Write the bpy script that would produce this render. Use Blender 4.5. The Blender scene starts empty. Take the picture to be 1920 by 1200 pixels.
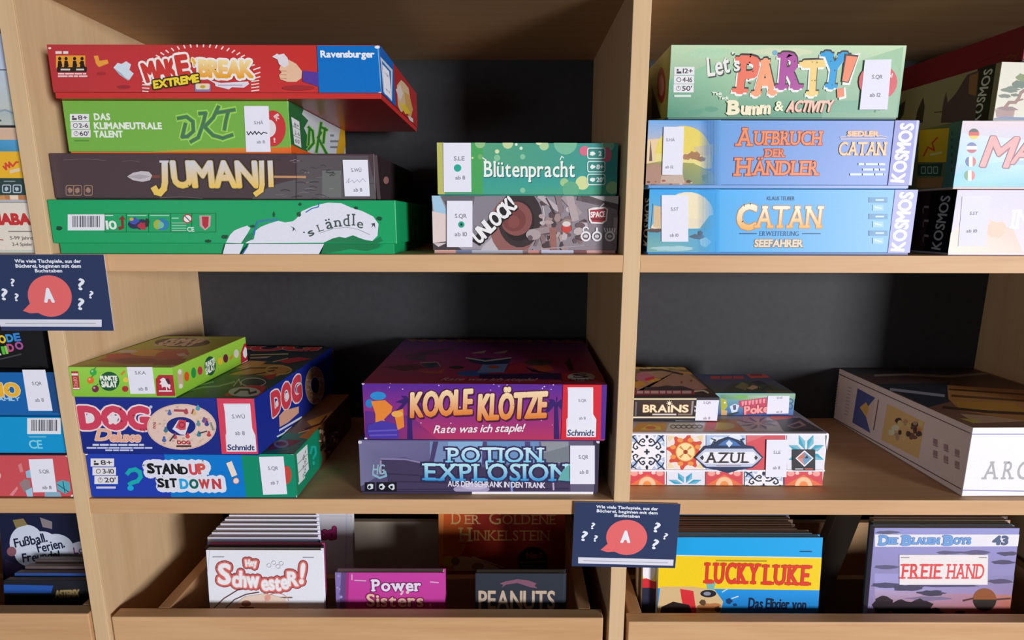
import bpy, bmesh, math, random
from mathutils import Vector, Matrix
random.seed(7)
C = bpy.context.scene.collection
SC = bpy.context.scene

# ---------------------------------------------------------------- camera
EYE = 1.25                      # camera height above the floor
DIST = 0.676                    # camera to the front plane of the bookcase (y = 0)
FPX = 1120.0                    # focal length for a frame 1920 wide
CY = 642.0843                   # principal row (the photo is a slightly off-centre crop)
PITCH = math.radians(11.6089)
ROLL = math.radians(0.12)
cam = bpy.data.cameras.new('camera')
cam.sensor_fit = 'HORIZONTAL'; cam.sensor_width = 36.0
cam.lens = FPX * 36.0 / 1920.0
cam.shift_y = (CY - 600.0) / 1920.0
cam.clip_start = 0.02
cam_o = bpy.data.objects.new('camera', cam); C.objects.link(cam_o)
Fv = Vector((0, math.cos(PITCH), -math.sin(PITCH))); Uv = Vector((0, math.sin(PITCH), math.cos(PITCH))); Rv = Vector((1, 0, 0))
cr, sr = math.cos(ROLL), math.sin(ROLL)
R2 = Rv * cr + Uv * sr; U2 = Uv * cr - Rv * sr
cam_o.matrix_world = Matrix(((R2.x, U2.x, -Fv.x, 0), (R2.y, U2.y, -Fv.y, -DIST), (R2.z, U2.z, -Fv.z, EYE), (0, 0, 0, 1)))
SC.camera = cam_o
CAMP = Vector((0, -DIST, EYE))

def ray(x, y):                  # measuring ruler: the sight line through a point of the photograph
    return Fv + R2 * ((x - 960) / FPX) + U2 * ((CY - y) / FPX)
def at(x, y, Y):                # where that sight line meets the upright plane y = Y
    r = ray(x, y); return CAMP + r * ((Y + DIST) / r.y)

# ---------------------------------------------------------------- light
W = bpy.data.worlds.new('world'); SC.world = W; W.use_nodes = True
W.node_tree.nodes['Background'].inputs[0].default_value = (0.90, 0.93, 1.0, 1)
W.node_tree.nodes['Background'].inputs[1].default_value = 0.03
def area(name, loc, target, sx, sy, power, col):
    l = bpy.data.lights.new(name, 'AREA'); l.shape = 'RECTANGLE'; l.size = sx; l.size_y = sy; l.energy = power; l.color = col
    o = bpy.data.objects.new(name, l); C.objects.link(o); o.location = loc
    o.rotation_euler = (Vector(target) - Vector(loc)).to_track_quat('-Z', 'Y').to_euler()
    return o
area('window_daylight', (3.75, -4.55, 1.25), (0.1, 0.1, 1.05), 1.25, 1.3, 368, (0.985, 0.985, 1.0))
area('added_left_fill', (-1.9, -3.3, 1.15), (0.1, 0.0, 1.05), 0.9, 0.7, 13, (0.94, 0.97, 1.0))  # added fill light at front left, stands for no actual window
SC.view_settings.view_transform = 'Standard'; SC.view_settings.look = 'None'
SC.view_settings.exposure = 0.0; SC.view_settings.gamma = 1.0; SC.view_settings.use_curve_mapping = False

# ---------------------------------------------------------------- colour and materials
def lin(v): return v / 12.92 if v <= 0.04045 else ((v + 0.055) / 1.055) ** 2.4
_cc = {}
def col(h):
    if isinstance(h, tuple): return h
    if h not in _cc:
        if len(h) == 3: h3 = h; hh = ''.join(k * 2 for k in h3)
        else: hh = h
        _cc[h] = tuple(lin(int(hh[i:i + 2], 16) / 255) for i in (0, 2, 4)) + (1.0,)
    return _cc[h]
def mix(a, b, t):
    a, b = col(a), col(b); t = max(0, min(1, t))
    return tuple(a[i] + (b[i] - a[i]) * t for i in range(4))

def new_mat(name):
    m = bpy.data.materials.new(name); m.use_nodes = True
    return m, m.node_tree.nodes, m.node_tree.links, m.node_tree.nodes['Principled BSDF']
def print_mat(name, rough, spec, grain=0.06):
    m, n, l, b = new_mat(name)
    a = n.new('ShaderNodeVertexColor'); a.layer_name = 'Col'
    tc = n.new('ShaderNodeTexCoord'); nz = n.new('ShaderNodeTexNoise'); nz.inputs['Scale'].default_value = 420; nz.inputs['Detail'].default_value = 2
    l.new(tc.outputs['Object'], nz.inputs['Vector'])
    mr = n.new('ShaderNodeMapRange'); mr.inputs['To Min'].default_value = 1 - grain; mr.inputs['To Max'].default_value = 1 + grain
    l.new(nz.outputs['Fac'], mr.inputs['Value'])
    vm = n.new('ShaderNodeVectorMath'); vm.operation = 'SCALE'
    l.new(a.outputs['Color'], vm.inputs[0]); l.new(mr.outputs['Result'], vm.inputs['Scale'])
    l.new(vm.outputs['Vector'], b.inputs['Base Color'])
    b.inputs['Roughness'].default_value = rough; b.inputs['Specular IOR Level'].default_value = spec
    return m
PRINT = print_mat('printed_cardboard', 0.42, 0.35)
GLOSS = print_mat('laminated_cover', 0.3, 0.4)
PAPER = print_mat('plain_paper', 0.75, 0.2, 0.03)
def wood(name, axis, c0, c1, c2):
    m, n, l, b = new_mat(name)
    tc = n.new('ShaderNodeTexCoord'); mp = n.new('ShaderNodeMapping')
    s = [26, 26, 26]; s[axis] = 1.6
    mp.inputs['Scale'].default_value = s
    l.new(tc.outputs['Object'], mp.inputs['Vector'])
    n1 = n.new('ShaderNodeTexNoise'); n1.inputs['Scale'].default_value = 1.0; n1.inputs['Detail'].default_value = 5; n1.inputs['Roughness'].default_value = 0.62; n1.inputs['Distortion'].default_value = 0.6
    l.new(mp.outputs['Vector'], n1.inputs['Vector'])
    mp2 = n.new('ShaderNodeMapping'); s2 = [260, 260, 260]; s2[axis] = 9
    mp2.inputs['Scale'].default_value = s2; l.new(tc.outputs['Object'], mp2.inputs['Vector'])
    n2 = n.new('ShaderNodeTexNoise'); n2.inputs['Scale'].default_value = 1.0; n2.inputs['Detail'].default_value = 3
    l.new(mp2.outputs['Vector'], n2.inputs['Vector'])
    add = n.new('ShaderNodeMath'); add.operation = 'MULTIPLY_ADD'; add.inputs[1].default_value = 0.35
    l.new(n2.outputs['Fac'], add.inputs[0]); l.new(n1.outputs['Fac'], add.inputs[2])
    r = n.new('ShaderNodeValToRGB'); e = r.color_ramp.elements
    e[0].position = 0.42; e[0].color = col(c0); e[1].position = 0.95; e[1].color = col(c2)
    k = e.new(0.66); k.color = col(c1)
    l.new(add.outputs[0], r.inputs['Fac']); l.new(r.outputs['Color'], b.inputs['Base Color'])
    b.inputs['Roughness'].default_value = 0.5; b.inputs['Specular IOR Level'].default_value = 0.3
    bp = n.new('ShaderNodeBump'); bp.inputs['Strength'].default_value = 0.08; bp.inputs['Distance'].default_value = 0.001
    l.new(n2.outputs['Fac'], bp.inputs['Height']); l.new(bp.outputs['Normal'], b.inputs['Normal'])
    return m
WOODX = wood('oak_veneer_grain_across', 0, 'c5966a', 'd1a478', 'dcb288')
WOODZ = wood('oak_veneer_grain_upright', 2, 'cfac82', 'd7b58c', 'dfc098')
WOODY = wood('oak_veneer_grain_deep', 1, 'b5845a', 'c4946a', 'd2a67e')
def plain(name, c, rough, noise=0.0, scale=60):
    m, n, l, b = new_mat(name)
    tc = n.new('ShaderNodeTexCoord'); nz = n.new('ShaderNodeTexNoise'); nz.inputs['Scale'].default_value = scale; nz.inputs['Detail'].default_value = 4
    l.new(tc.outputs['Object'], nz.inputs['Vector'])
    r = n.new('ShaderNodeValToRGB'); e = r.color_ramp.elements
    a = col(c); e[0].color = tuple(v * (1 - noise) for v in a[:3]) + (1,); e[1].color = tuple(min(1, v * (1 + noise)) for v in a[:3]) + (1,)
    e[0].position = 0.3; e[1].position = 0.7
    l.new(nz.outputs['Fac'], r.inputs['Fac']); l.new(r.outputs['Color'], b.inputs['Base Color'])
    b.inputs['Roughness'].default_value = rough; b.inputs['Specular IOR Level'].default_value = 0.25
    return m
CHARCOAL = plain('charcoal_back_panel', '333337', 0.6, 0.1, 90)
WALLP = plain('wall_paint', 'd8d4cc', 0.8, 0.03)
FLOORM = plain('floor_linoleum', '3c3632', 0.6, 0.08, 12)

# ---------------------------------------------------------------- mesh helpers
class MB:
    def __init__(s): s.v = []; s.f = []; s.c = []
    def face(s, pts, cols):
        i = len(s.v); s.v += [tuple(p) for p in pts]; s.f.append(tuple(range(i, i + len(pts)))); s.c.append(cols)
    def box(s, lo, hi, bev=0.0006, colf=None, seg=2):
        bm = bmesh.new(); bmesh.ops.create_cube(bm, size=1)
        for v in bm.verts:
            for k in range(3): v.co[k] = lo[k] if v.co[k] < 0 else hi[k]
        if bev: bmesh.ops.bevel(bm, geom=bm.edges[:], offset=bev, segments=seg, affect='EDGES', profile=0.5)
        bm.normal_update(); base = len(s.v); bm.verts.index_update()
        s.v += [tuple(v.co) for v in bm.verts]
        for f in bm.faces:
            c = colf(f.normal) if colf else (1, 1, 1, 1)
            s.f.append(tuple(base + v.index for v in f.verts)); s.c.append([c] * len(f.verts))
        bm.free()
    def build(s, name, mat, parent=None, smooth=False):
        me = bpy.data.meshes.new(name); me.from_pydata(s.v, [], s.f)
        a = me.color_attributes.new('Col', 'FLOAT_COLOR', 'CORNER')
        flat = []
        for cs in s.c:
            for c in cs: flat += c
        a.data.foreach_set('color', flat)
        me.materials.append(mat); me.update()
        o = bpy.data.objects.new(name, me); C.objects.link(o)
        if parent: o.parent = parent
        return o
def tag(o, label=None, cat=None, group=None, kind=None):
    if label: o['label'] = label
    if cat: o['category'] = cat
    if group: o['group'] = group
    if kind: o['kind'] = kind
    return o
def empty(name, loc, rot=(0, 0, 0)):
    o = bpy.data.objects.new(name, None); C.objects.link(o); o.empty_display_size = 0.02
    o.location = loc; o.rotation_euler = rot
    return o

# ---------------------------------------------------------------- lettering
_gl = {}
def glyph(ch):
    if ch in _gl: return _gl[ch]
    cu = bpy.data.curves.new('t', 'FONT'); cu.body = ch; cu.size = 1; cu.resolution_u = 3; cu.fill_mode = 'FRONT'
    ob = bpy.data.objects.new('t', cu)
    me = ob.to_mesh()
    vs = [(v.co.x, v.co.y) for v in me.vertices]
    fs = [tuple(p.vertices) for p in me.polygons]
    key = {}; idx = []
    for v in vs:
        k = (round(v[0], 5), round(v[1], 5)); idx.append(key.setdefault(k, len(key)))
    pts = [None] * len(key)
    for v, i in zip(vs, idx): pts[i] = v
    fs = [tuple(idx[i] for i in f) for f in fs]; cnt = {}
    for f in fs:
        for a, b in zip(f, f[1:] + f[:1]):
            k = (min(a, b), max(a, b)); cnt[k] = cnt.get(k, 0) + 1
    be = [k for k, n in cnt.items() if n == 1]
    ob.to_mesh_clear(); bpy.data.objects.remove(ob); bpy.data.curves.remove(cu)
    _gl[ch] = (pts, fs, be); return _gl[ch]
CAP = max(p[1] for p in glyph('H')[0])

def clip_poly(P, W_, H_):
    def cut(P, ax, lim, sign):
        out = []
        for i in range(len(P)):
            a, b = P[i], P[(i + 1) % len(P)]
            da, db = sign * (a[0][ax] - lim), sign * (b[0][ax] - lim)
            if da <= 0: out.append(a)
            if (da < 0 < db) or (db < 0 < da):
                t = da / (da - db)
                out.append((tuple(a[0][k] + (b[0][k] - a[0][k]) * t for k in (0, 1)), tuple(a[1][k] + (b[1][k] - a[1][k]) * t for k in range(4))))
        return out
    for ax, lim, sg in ((0, 0, -1), (0, W_, 1), (1, 0, -1), (1, H_, 1)):
        if not P: return P
        P = cut(P, ax, lim, sg)
    return P

STEP = 0.000012
SUB = 0.0000004   # hairline offset between overlapping strokes of one ink layer
class Face:                     # a flat printed face: origin, right, up, outward normal (all in its thing's space)
    def __init__(s, mb, M, O, U, V, N, w, h):
        s.mb, s.M, s.O, s.U, s.V, s.N, s.w, s.h = mb, M, Vector(O), Vector(U), Vector(V), Vector(N), w, h
        s.n = 2; s.k = 0; s.tone = 1.0; Mi = M.inverted(); s.cp = Mi @ CAMP; s.R3 = Mi.to_3x3()
    def px(s, x, y):
        r = s.R3 @ ray(x, y); d = r.dot(s.N)
        p = s.cp + r * ((s.O - s.cp).dot(s.N) / d) - s.O
        return (p.dot(s.U), p.dot(s.V))
    def add(s, uv, cols, lay=None):
        if lay is None: lay = s.n
        s.k = (s.k + 1) % 29; off = lay * STEP + s.k * SUB
        A = sum(uv[i][0] * uv[(i + 1) % len(uv)][1] - uv[(i + 1) % len(uv)][0] * uv[i][1] for i in range(len(uv)))
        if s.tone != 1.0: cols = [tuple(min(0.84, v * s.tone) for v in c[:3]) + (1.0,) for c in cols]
        P = list(zip(uv, cols))
        if A < 0: P.reverse()
        P = clip_poly(P, s.w, s.h)
        if len(P) < 3: return
        s.mb.face([s.O + s.U * q[0] + s.V * q[1] + s.N * off for q, _ in P], [c for _, c in P])
    def shade(s, pts, c, g):
        if g:                   # g = (y0, colour0, y1, colour1) or ('x', x0, colour0, x1, colour1)
            if g[0] == 'x': return [mix(g[2], g[4], (p[0] - g[1]) / (g[3] - g[1])) for p in pts]
            return [mix(g[1], g[3], (p[1] - g[0]) / (g[2] - g[0])) for p in pts]
        if isinstance(c, list): return [col(k) for k in c]
        return [col(c)] * len(pts)
    def P(s, pts, c='fff', g=None):
        s.add([s.px(*p) for p in pts], s.shade(pts, c, g)); s.n += 1
    def R(s, x0, y0, x1, y1, c='fff', g=None): s.P([(x0, y0), (x1, y0), (x1, y1), (x0, y1)], c, g)
    def RR(s, x0, y0, x1, y1, r, c='fff', g=None):
        pts = []
        for cx, cy, a0 in ((x1 - r, y0 + r, -90), (x1 - r, y1 - r, 0), (x0 + r, y1 - r, 90), (x0 + r, y0 + r, 180)):
            for k in range(5):
                a = math.radians(a0 + 22.5 * k); pts.append((cx + r * math.cos(a), cy + r * math.sin(a)))
        s.P(pts, c, g)
    def E(s, cx, cy, rx, ry, c='fff', g=None, a0=0, a1=360, n=22):
        m = n if a1 - a0 >= 360 else n + 1
        s.P([(cx + rx * math.cos(math.radians(a0 + (a1 - a0) * k / n)), cy + ry * math.sin(math.radians(a0 + (a1 - a0) * k / n))) for k in range(m)], c, g)
    def L(s, pts, w, c='000', g=None, closed=False):
        q = list(pts) + ([pts[0]] if closed else [])
        for a, b in zip(q, q[1:]):
            dx, dy = b[0] - a[0], b[1] - a[1]; L = math.hypot(dx, dy) or 1; dx /= L; dy /= L; e = w * 0.3
            A = (a[0] - dx * e, a[1] - dy * e); B = (b[0] + dx * e, b[1] + dy * e); nx, ny = -dy * w / 2, dx * w / 2
            pp = [(A[0] + nx, A[1] + ny), (B[0] + nx, B[1] + ny), (B[0] - nx, B[1] - ny), (A[0] - nx, A[1] - ny)]
            s.add([s.px(*p) for p in pp], s.shade(pp, c, g))
        s.n += 1
    def ring(s, cx, cy, rx, ry, w, c, n=22, a0=0, a1=360):
        s.L([(cx + rx * math.cos(math.radians(a0 + (a1 - a0) * k / n)), cy + ry * math.sin(math.radians(a0 + (a1 - a0) * k / n))) for k in range(n + 1)], w, c)
    def frame(s, x0, y0, x1, y1, w, c): s.L([(x0, y0), (x1, y0), (x1, y1), (x0, y1)], w, c, closed=True)
    def whole(s, c, g=None):    # g = (bottom colour, top colour) up, or ('x', left colour, right colour)
        if not g: cs = [col(c)] * 4
        elif g[0] == 'x': cs = [col(g[1]), col(g[2]), col(g[2]), col(g[1])]
        else: cs = [col(g[0]), col(g[0]), col(g[1]), col(g[1])]
        e = 0.0004
        s.add([(e, e), (s.w - e, e), (s.w - e, s.h - e), (e, s.h - e)], cs, 1)
    def T(s, txt, cx, cy, w, h, c='fff', ang=0, b=0.0, slab=0.0, sh=0.0, ol=None, g=None, jit=0, gap=0.07, per=None, drop=None):
        """text centred on photo point (cx, cy); w total width, h capital height; b = extra boldness, ol = [(width, colour)] outlines under it"""
        u0, v0 = s.px(cx, cy)
        ua = s.px(cx + 1, cy); va = s.px(cx, cy - 1)
        su = math.hypot(ua[0] - u0, ua[1] - v0); sv = math.hypot(va[0] - u0, va[1] - v0)
        if abs(abs(ang) - 90) < 25: su, sv = sv, su
        items = []; x = 0
        for ci, ch in enumerate(txt):
            if ch == ' ': x += 0.26; continue
            pts, fs, be = glyph(ch); x0 = min(p[0] for p in pts); x1 = max(p[0] for p in pts)
            items.append((ch, x - x0, ci)); x += x1 - x0 + gap + (slab * 0.5 if slab else 0)
        tot = max(x - gap, 0.05)
        kx = w * su / tot; ky = h * sv / CAP
        ca, sa = math.cos(math.radians(ang)), math.sin(math.radians(ang))
        rnd = random.Random(len(txt) * 31 + int(cx))
        jits = {ci: (rnd.uniform(-jit, jit), rnd.uniform(-jit, jit) * 0.004) for _, _, ci in items}
        def place(p, off, ci, extra=(0, 0)):
            X = (p[0] + off - tot / 2 + sh * (p[1] - CAP / 2)) * kx; Y = (p[1] - CAP / 2) * ky
            if jit:
                ja, jd = jits[ci]; mx = (off + 0.25 - tot / 2) * kx; a = math.radians(ja)
                X, Y = mx + (X - mx) * math.cos(a) - Y * math.sin(a), (X - mx) * math.sin(a) + Y * math.cos(a) + jd * h * sv * 3
            return (u0 + X * ca - Y * sa + extra[0], v0 + X * sa + Y * ca + extra[1])
        def colour(p, ci):
            if per: return col(per[ci % len(per)])
            if g: return mix(g[1], g[0], p[1] / CAP)
            return col(c)
        def strokes(t, cf, lay, extra=(0, 0)):
            for ch, off, ci in items:
                pts, fs, be = glyph(ch)
                for i, j in be:
                    a, b_ = pts[i], pts[j]
                    A = place(a, off, ci, extra); B = place(b_, off, ci, extra)
                    dx, dy = B[0] - A[0], B[1] - A[1]; L = math.hypot(dx, dy)
                    if L < 1e-9: continue
                    dx /= L; dy /= L; nx, ny = -dy * t / 2, dx * t / 2
                    ca_, cb_ = cf(a, ci), cf(b_, ci)
                    s.add([(A[0] + nx, A[1] + ny), (B[0] + nx, B[1] + ny), (B[0] - nx, B[1] - ny), (A[0] - nx, A[1] - ny)], [ca_, cb_, cb_, ca_], lay)
                for i in {i for e_ in be for i in e_}:
                    A = place(pts[i], off, ci, extra); c_ = cf(pts[i], ci); nn = 8 if t > 0.0012 else 6
                    s.add([(A[0] + t * .5 * math.cos(6.2832 * k / nn), A[1] + t * .5 * math.sin(6.2832 * k / nn)) for k in range(nn)], [c_] * nn, lay)
        def fill(cf, lay, extra=(0, 0), thick=0):
            for ch, off, ci in items:
                pts, fs, be = glyph(ch)
                for f in fs: s.add([place(pts[i], off, ci, extra) for i in f], [cf(pts[i], ci) for i in f], lay)
                if slab:
                    ys = [p[1] for p in pts]; lo, hi = min(ys), max(ys)
                    for i, j in be:
                        a, b_ = pts[i], pts[j]
                        if abs(a[1] - b_[1]) > 0.012 or abs(a[0] - b_[0]) < 0.04: continue
                        if abs(a[1] - lo) < 0.015: d = 1
                        elif abs(a[1] - hi) < 0.015: d = -1
                        else: continue
                        xa, xb = min(a[0], b_[0]) - slab - thick, max(a[0], b_[0]) + slab + thick; th = 0.075 + thick
                        q = [(xa, a[1] - d * thick), (xb, a[1] - d * thick), (xb, a[1] + d * th), (xa, a[1] + d * th)]
                        s.add([place(p, off, ci, extra) for p in q], [cf(p, ci) for p in q], lay)
        m = min(su, sv)
        if drop:
            ex = (drop[0] * su, -drop[1] * sv); cc = col(drop[2])
            fill(lambda p, i: cc, s.n, ex); strokes(max(b * h * sv, 0.0001) + (ol[0][0] * m * 0.6 if ol else 0), lambda p, i: cc, s.n + 1, ex); s.n += 2
        for wd, oc in (ol or []):
            occ = col(oc); t = 2 * wd * m + b * h * sv
            strokes(t, lambda p, i: occ, s.n); fill(lambda p, i: occ, s.n + 1, thick=wd * sv / ky if slab else 0); s.n += 2
        if b: strokes(b * h * sv, colour, s.n); s.n += 1
        fill(colour, s.n); s.n += 1

# ---------------------------------------------------------------- boxes, albums
def faces_of(mb, M, w, d, h, z0=0):
    return {'f': Face(mb, M, (-w / 2, 0, z0), (1, 0, 0), (0, 0, 1), (0, -1, 0), w, h),
            'r': Face(mb, M, (w / 2, 0, z0), (0, 1, 0), (0, 0, 1), (1, 0, 0), d, h),
            'l': Face(mb, M, (-w / 2, d, z0), (0, -1, 0), (0, 0, 1), (-1, 0, 0), d, h),
            't': Face(mb, M, (-w / 2, 0, z0 + h), (1, 0, 0), (0, 1, 0), (0, 0, 1), w, d)}
GG = 'board games on the shelves'
def game(x0, x1, yf, z0, h, d, label, cf='888', ct=None, cs=None, edge=None, tray='777', lip=0.0015, inset=0.0012, yaw=0.0, art=None, stickers=(), trayart=None, bev=0.0009, mat=None):
    """a lidded game box; returns nothing. art(faces) prints the lid; stickers = [(photo quad, lines)]"""
    w = x1 - x0; root = empty('game_box', ((x0 + x1) / 2, yf, z0), (0, 0, math.radians(yaw)))
    tag(root, label, 'board game', GG)
    M = Matrix.Translation(root.location) @ Matrix.Rotation(math.radians(yaw), 4, 'Z')
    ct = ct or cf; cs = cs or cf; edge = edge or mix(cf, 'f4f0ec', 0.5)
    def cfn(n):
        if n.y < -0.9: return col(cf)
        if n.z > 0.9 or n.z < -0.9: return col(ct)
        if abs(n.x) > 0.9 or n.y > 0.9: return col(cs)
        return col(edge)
    mb = MB(); mb.box((-w / 2, 0, lip), (w / 2, d, h), bev, cfn)
    F = faces_of(mb, M, w, d, h - lip, lip)
    if art: art(F)
    lid = mb.build('lid', mat or PRINT, root)
    tb = MB(); i = inset; tb.box((-w / 2 + i, i, 0), (w / 2 - i, d - i, lip + 0.0004), 0.0003, lambda n: col(tray))
    if trayart: trayart(faces_of(tb, M @ Matrix.Translation((0, i, 0)), w - 2 * i, d - 2 * i, lip, 0))
    tb.build('tray', mat or PRINT, root)
    for st in stickers: sticker(lid, F['f'] if len(st) < 4 else F[st[3]], *st[:3])
    return root
def sticker(root, face, quad, lines, extra=None):
    """white library label stuck flat on a face; quad = its corners in the photo, lines = (text, x, y, w, h, colour)"""
    mb = MB(); t = 0.00018; base = face.n * STEP + 0.0001
    uv = [face.px(*q) for q in quad]
    up = [face.O + face.U * a + face.V * b + face.N * (base + t) for a, b in uv]; dn = [p - face.N * t for p in up]
    # quad runs TL, TR, BR, BL as seen: reverse for an outward normal
    wc = col('eeecfa'); mb.face(up[::-1], [wc] * 4)
    for k in range(4):
        j = (k + 1) % 4; mb.face([up[k], up[j], dn[j], dn[k]], [col('e2e0ea')] * 4)
    f2 = Face(mb, face.M, face.O + face.N * (base + t), face.U, face.V, face.N, face.w, face.h)
    for ln in lines:
        f2.T(ln[0], ln[1], ln[2], ln[3], ln[4], ln[5] if len(ln) > 5 else '85838c', b=0.04)
    if extra: extra(f2)
    o = mb.build('library_label', PAPER, root)
    o['label'] = 'white paper library label stuck on the box'
def q4(x0, y0, x1, y1, s=0): return [(x0, y0), (x1, y0), (x1 + s, y1), (x0 + s, y1)]

def album(x0, x1, yt, zt, h, th, label, group, lean=9.0, tilt=0.0, yaw=0.0, cover='ccc', spine=None, pages='e8e2da', art=None, topc=None, name='comic_album', cat='comic book'):
    """a hardcover album standing in a bin, leaning back; (yt, zt) is its top front edge"""
    a = math.radians(lean); w = x1 - x0
    root = empty(name, ((x0 + x1) / 2, yt - h * math.sin(a), zt - h * math.cos(a)), (-a, math.radians(tilt), math.radians(yaw)))
    tag(root, label, cat, group)
    M = Matrix.Translation(root.location) @ root.rotation_euler.to_matrix().to_4x4()
    mb = MB(); cv = 0.0016; cc = col(cover); ce = col(topc or cover)
    fn = lambda n: ce if n.z > 0.9 else cc
    mb.box((-w / 2, 0, 0), (w / 2, cv, h), 0.0005, fn); mb.box((-w / 2, th - cv, 0), (w / 2, th, h), 0.0005, fn)
    sp = col(spine or cover); mb.box((-w / 2, cv, 0), (-w / 2 + cv, th - cv, h), 0.0003, lambda n: sp)
    F = faces_of(mb, M, w, th, h)
    if art: art(F)
    mb.build('cover', GLOSS, root)
    pb = MB(); pb.box((-w / 2 + cv + .0001, cv + .0001, 0.004), (w / 2 - 0.003, th - cv - .0001, h - 0.0002), 0, lambda n: col(pages))
    pb.build('page_block', PAPER, root)
    return root
# ---------------------------------------------------------------- the room
def slab(name, lo, hi, mat, parent=None, bev=0.0008, kind=None, label=None):
    mb = MB(); mb.box(lo, hi, bev); o = mb.build(name, mat, parent)
    if kind: o['kind'] = kind
    if label: o['label'] = label
    return o
slab('floor', (-3.2, -4.2, -0.05), (3.6, 0.36, 0.0), FLOORM, kind='structure', bev=0)
slab('wall_back', (-3.2, 0.345, 0.0), (3.6, 0.42, 2.7), WALLP, kind='structure', bev=0)

# ---------------------------------------------------------------- bookcase
ZM0 = EYE - 0.0386      # top of the middle boards
ZL0 = EYE - 0.335       # top of the lower boards
GAP = 0.00025          # things rest on the boards with a hair of air under them
ZM, ZL = ZM0 + GAP, ZL0 + GAP
ZT = EYE + 0.2405      # underside of the top boards
TB = 0.0195
ZB = EYE - 0.70        # board the bins stand on
XD = [(-1.177, -1.158), (-0.5350, -0.5170), (0.1247, 0.1440), (0.785, 0.804)]
DEP = 0.31
bk = empty('bookcase', (0.0, 0.0, 0.0)); tag(bk, 'light oak bookcase of three open bays holding games and comic bins', 'bookcase')
EB = 0.002              # edge band glued on the front of every board
for i in range(4):
    p = slab('divider_panel' if i in (1, 2) else 'side_panel', (XD[i][0], EB, 0), (XD[i][1], DEP, 1.75), WOODZ, bk, 0.0004)
    slab('edge_band', (XD[i][0], 0, 0), (XD[i][1], EB, 1.75), WOODZ, p, 0.0006)
for i in range(3):
    a, b = XD[i][1], XD[i + 1][0]
    for z in (ZM0 - TB, ZL0 - TB, ZT, ZB - TB, 0.10):
        p = slab('shelf_board', (a, 0.0004 + EB, z), (b, DEP, z + TB), WOODX, bk, 0.0004)
        slab('edge_band', (a, 0.0004, z), (b, 0.0004 + EB, z + TB), WOODX, p, 0.0006)
    slab('plinth', (a, 0.02, 0), (b, 0.038, 0.10), WOODX, bk)
slab('back_panel', (XD[0][0], DEP, 0.0), (XD[3][1], DEP + 0.012, 1.75), CHARCOAL, bk, label='charcoal grey back panel')

BEIGE = plain('beige_painted_glow', 'd6c8b8', 0.6, 0.03)  # pale colour stands in for a glow of light on the rear partition
# ---------------------------------------------------------------- bins
def bin_(x0, x1, zf, label, xa, xb, parts=((0.165, -0.55), (0.262, -0.506))):
    r = empty('comic_bin', ((x0 + x1) / 2, 0, ZB)); tag(r, label, 'storage bin', 'pull-out comic bins')
    ox = (x0 + x1) / 2
    def s(name, lo, hi, m): return slab(name, (lo[0] - ox, lo[1], lo[2] - ZB), (hi[0] - ox, hi[1], hi[2] - ZB), m, r, 0.0012)
    s('front_panel', (x0, 0.001, ZB + 0.003), (x1, 0.0195, EYE + zf), WOODX)
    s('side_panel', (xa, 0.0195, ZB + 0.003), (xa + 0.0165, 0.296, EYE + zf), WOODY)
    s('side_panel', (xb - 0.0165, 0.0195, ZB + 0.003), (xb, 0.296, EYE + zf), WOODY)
    s('bottom_panel', (xa + 0.0165, 0.0195, ZB + 0.003), (xb - 0.0165, 0.296, ZB + 0.012), WOODX)
    s('back_panel', (xa + 0.0165, 0.284, ZB + 0.012), (xb - 0.0165, 0.296, EYE + zf - 0.02), WOODX)
    for k, (y, z) in enumerate(parts): s('partition', (xa + 0.0165, y, ZB + 0.012), (xb - 0.0165, y + 0.012, EYE + z), WOODX if k == 0 or xa != -0.463 else BEIGE)
bin_(-1.152, -0.5405, -0.494, 'oak comic bin at the far left holding the white speech bubble book', -1.105, -0.5450)
bin_(-0.5115, 0.1175, -0.4985, 'middle oak comic bin holding the pink comic and the stack of white albums', -0.463, 0.1035)
bin_(0.1500, 0.780, -0.504, 'oak comic bin at lower right holding the blue and yellow western comic', 0.1545, 0.772)
# ---------------------------------------------------------------- shared little prints
def lab(q, code, age, dot=None, cy=None, w=17):
    (ax, ay), (bx, by), (cx_, cy_), (dx, dy) = q
    mx, my = (ax + bx + cx_ + dx) / 4, (ay + by + cy_ + dy) / 4; H = (cy_ + dy - ay - by) / 2
    L = [(code, mx, my - 0.17 * H, w, 6.5), (age, mx + 3, my + 0.27 * H, w * 0.8, 6.5)]
    return L
def agebox(f, x0, y0, x1, y1, rows, s=0.0):
    n = len(rows); dh = (y1 - y0) / n
    for i, t in enumerate(rows):
        a = y0 + i * dh; sh = s * i
        f.P([(x0 + sh, a + 0.6), (x1 + sh, a + 0.6), (x1 + sh, a + dh - 0.6), (x0 + sh, a + dh - 0.6)], 'eeeaf0')
        m = x0 + sh + (x1 - x0) * 0.25
        if i == 0: f.E(m - 3, a + dh * .38, 2, 2, '444'); f.R(m - 5, a + dh * .55, m + 4, a + dh * .8, '444')
        elif i == 1: f.ring(m, a + dh * .5, 4, 4, 1.3, '666', 10)
        else: f.ring(m, a + dh * .5, 4.2, 4.2, 1, '888', 10); f.L([(m, a + dh * .5), (m, a + dh * .25)], 1.2, '555')
        f.T(t, x0 + sh + (x1 - x0) * .67, a + dh * .5, (x1 - x0) * .48, dh * .52, '3c3c44', b=.05)
def scatter(f, n, x0, y0, x1, y1, r0, r1, cols, seed=1, flat=1.0):
    rn = random.Random(seed)
    for _ in range(n):
        r = rn.uniform(r0, r1); f.E(rn.uniform(x0, x1), rn.uniform(y0, y1), r, r * flat, rn.choice(cols), n=9)
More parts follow.
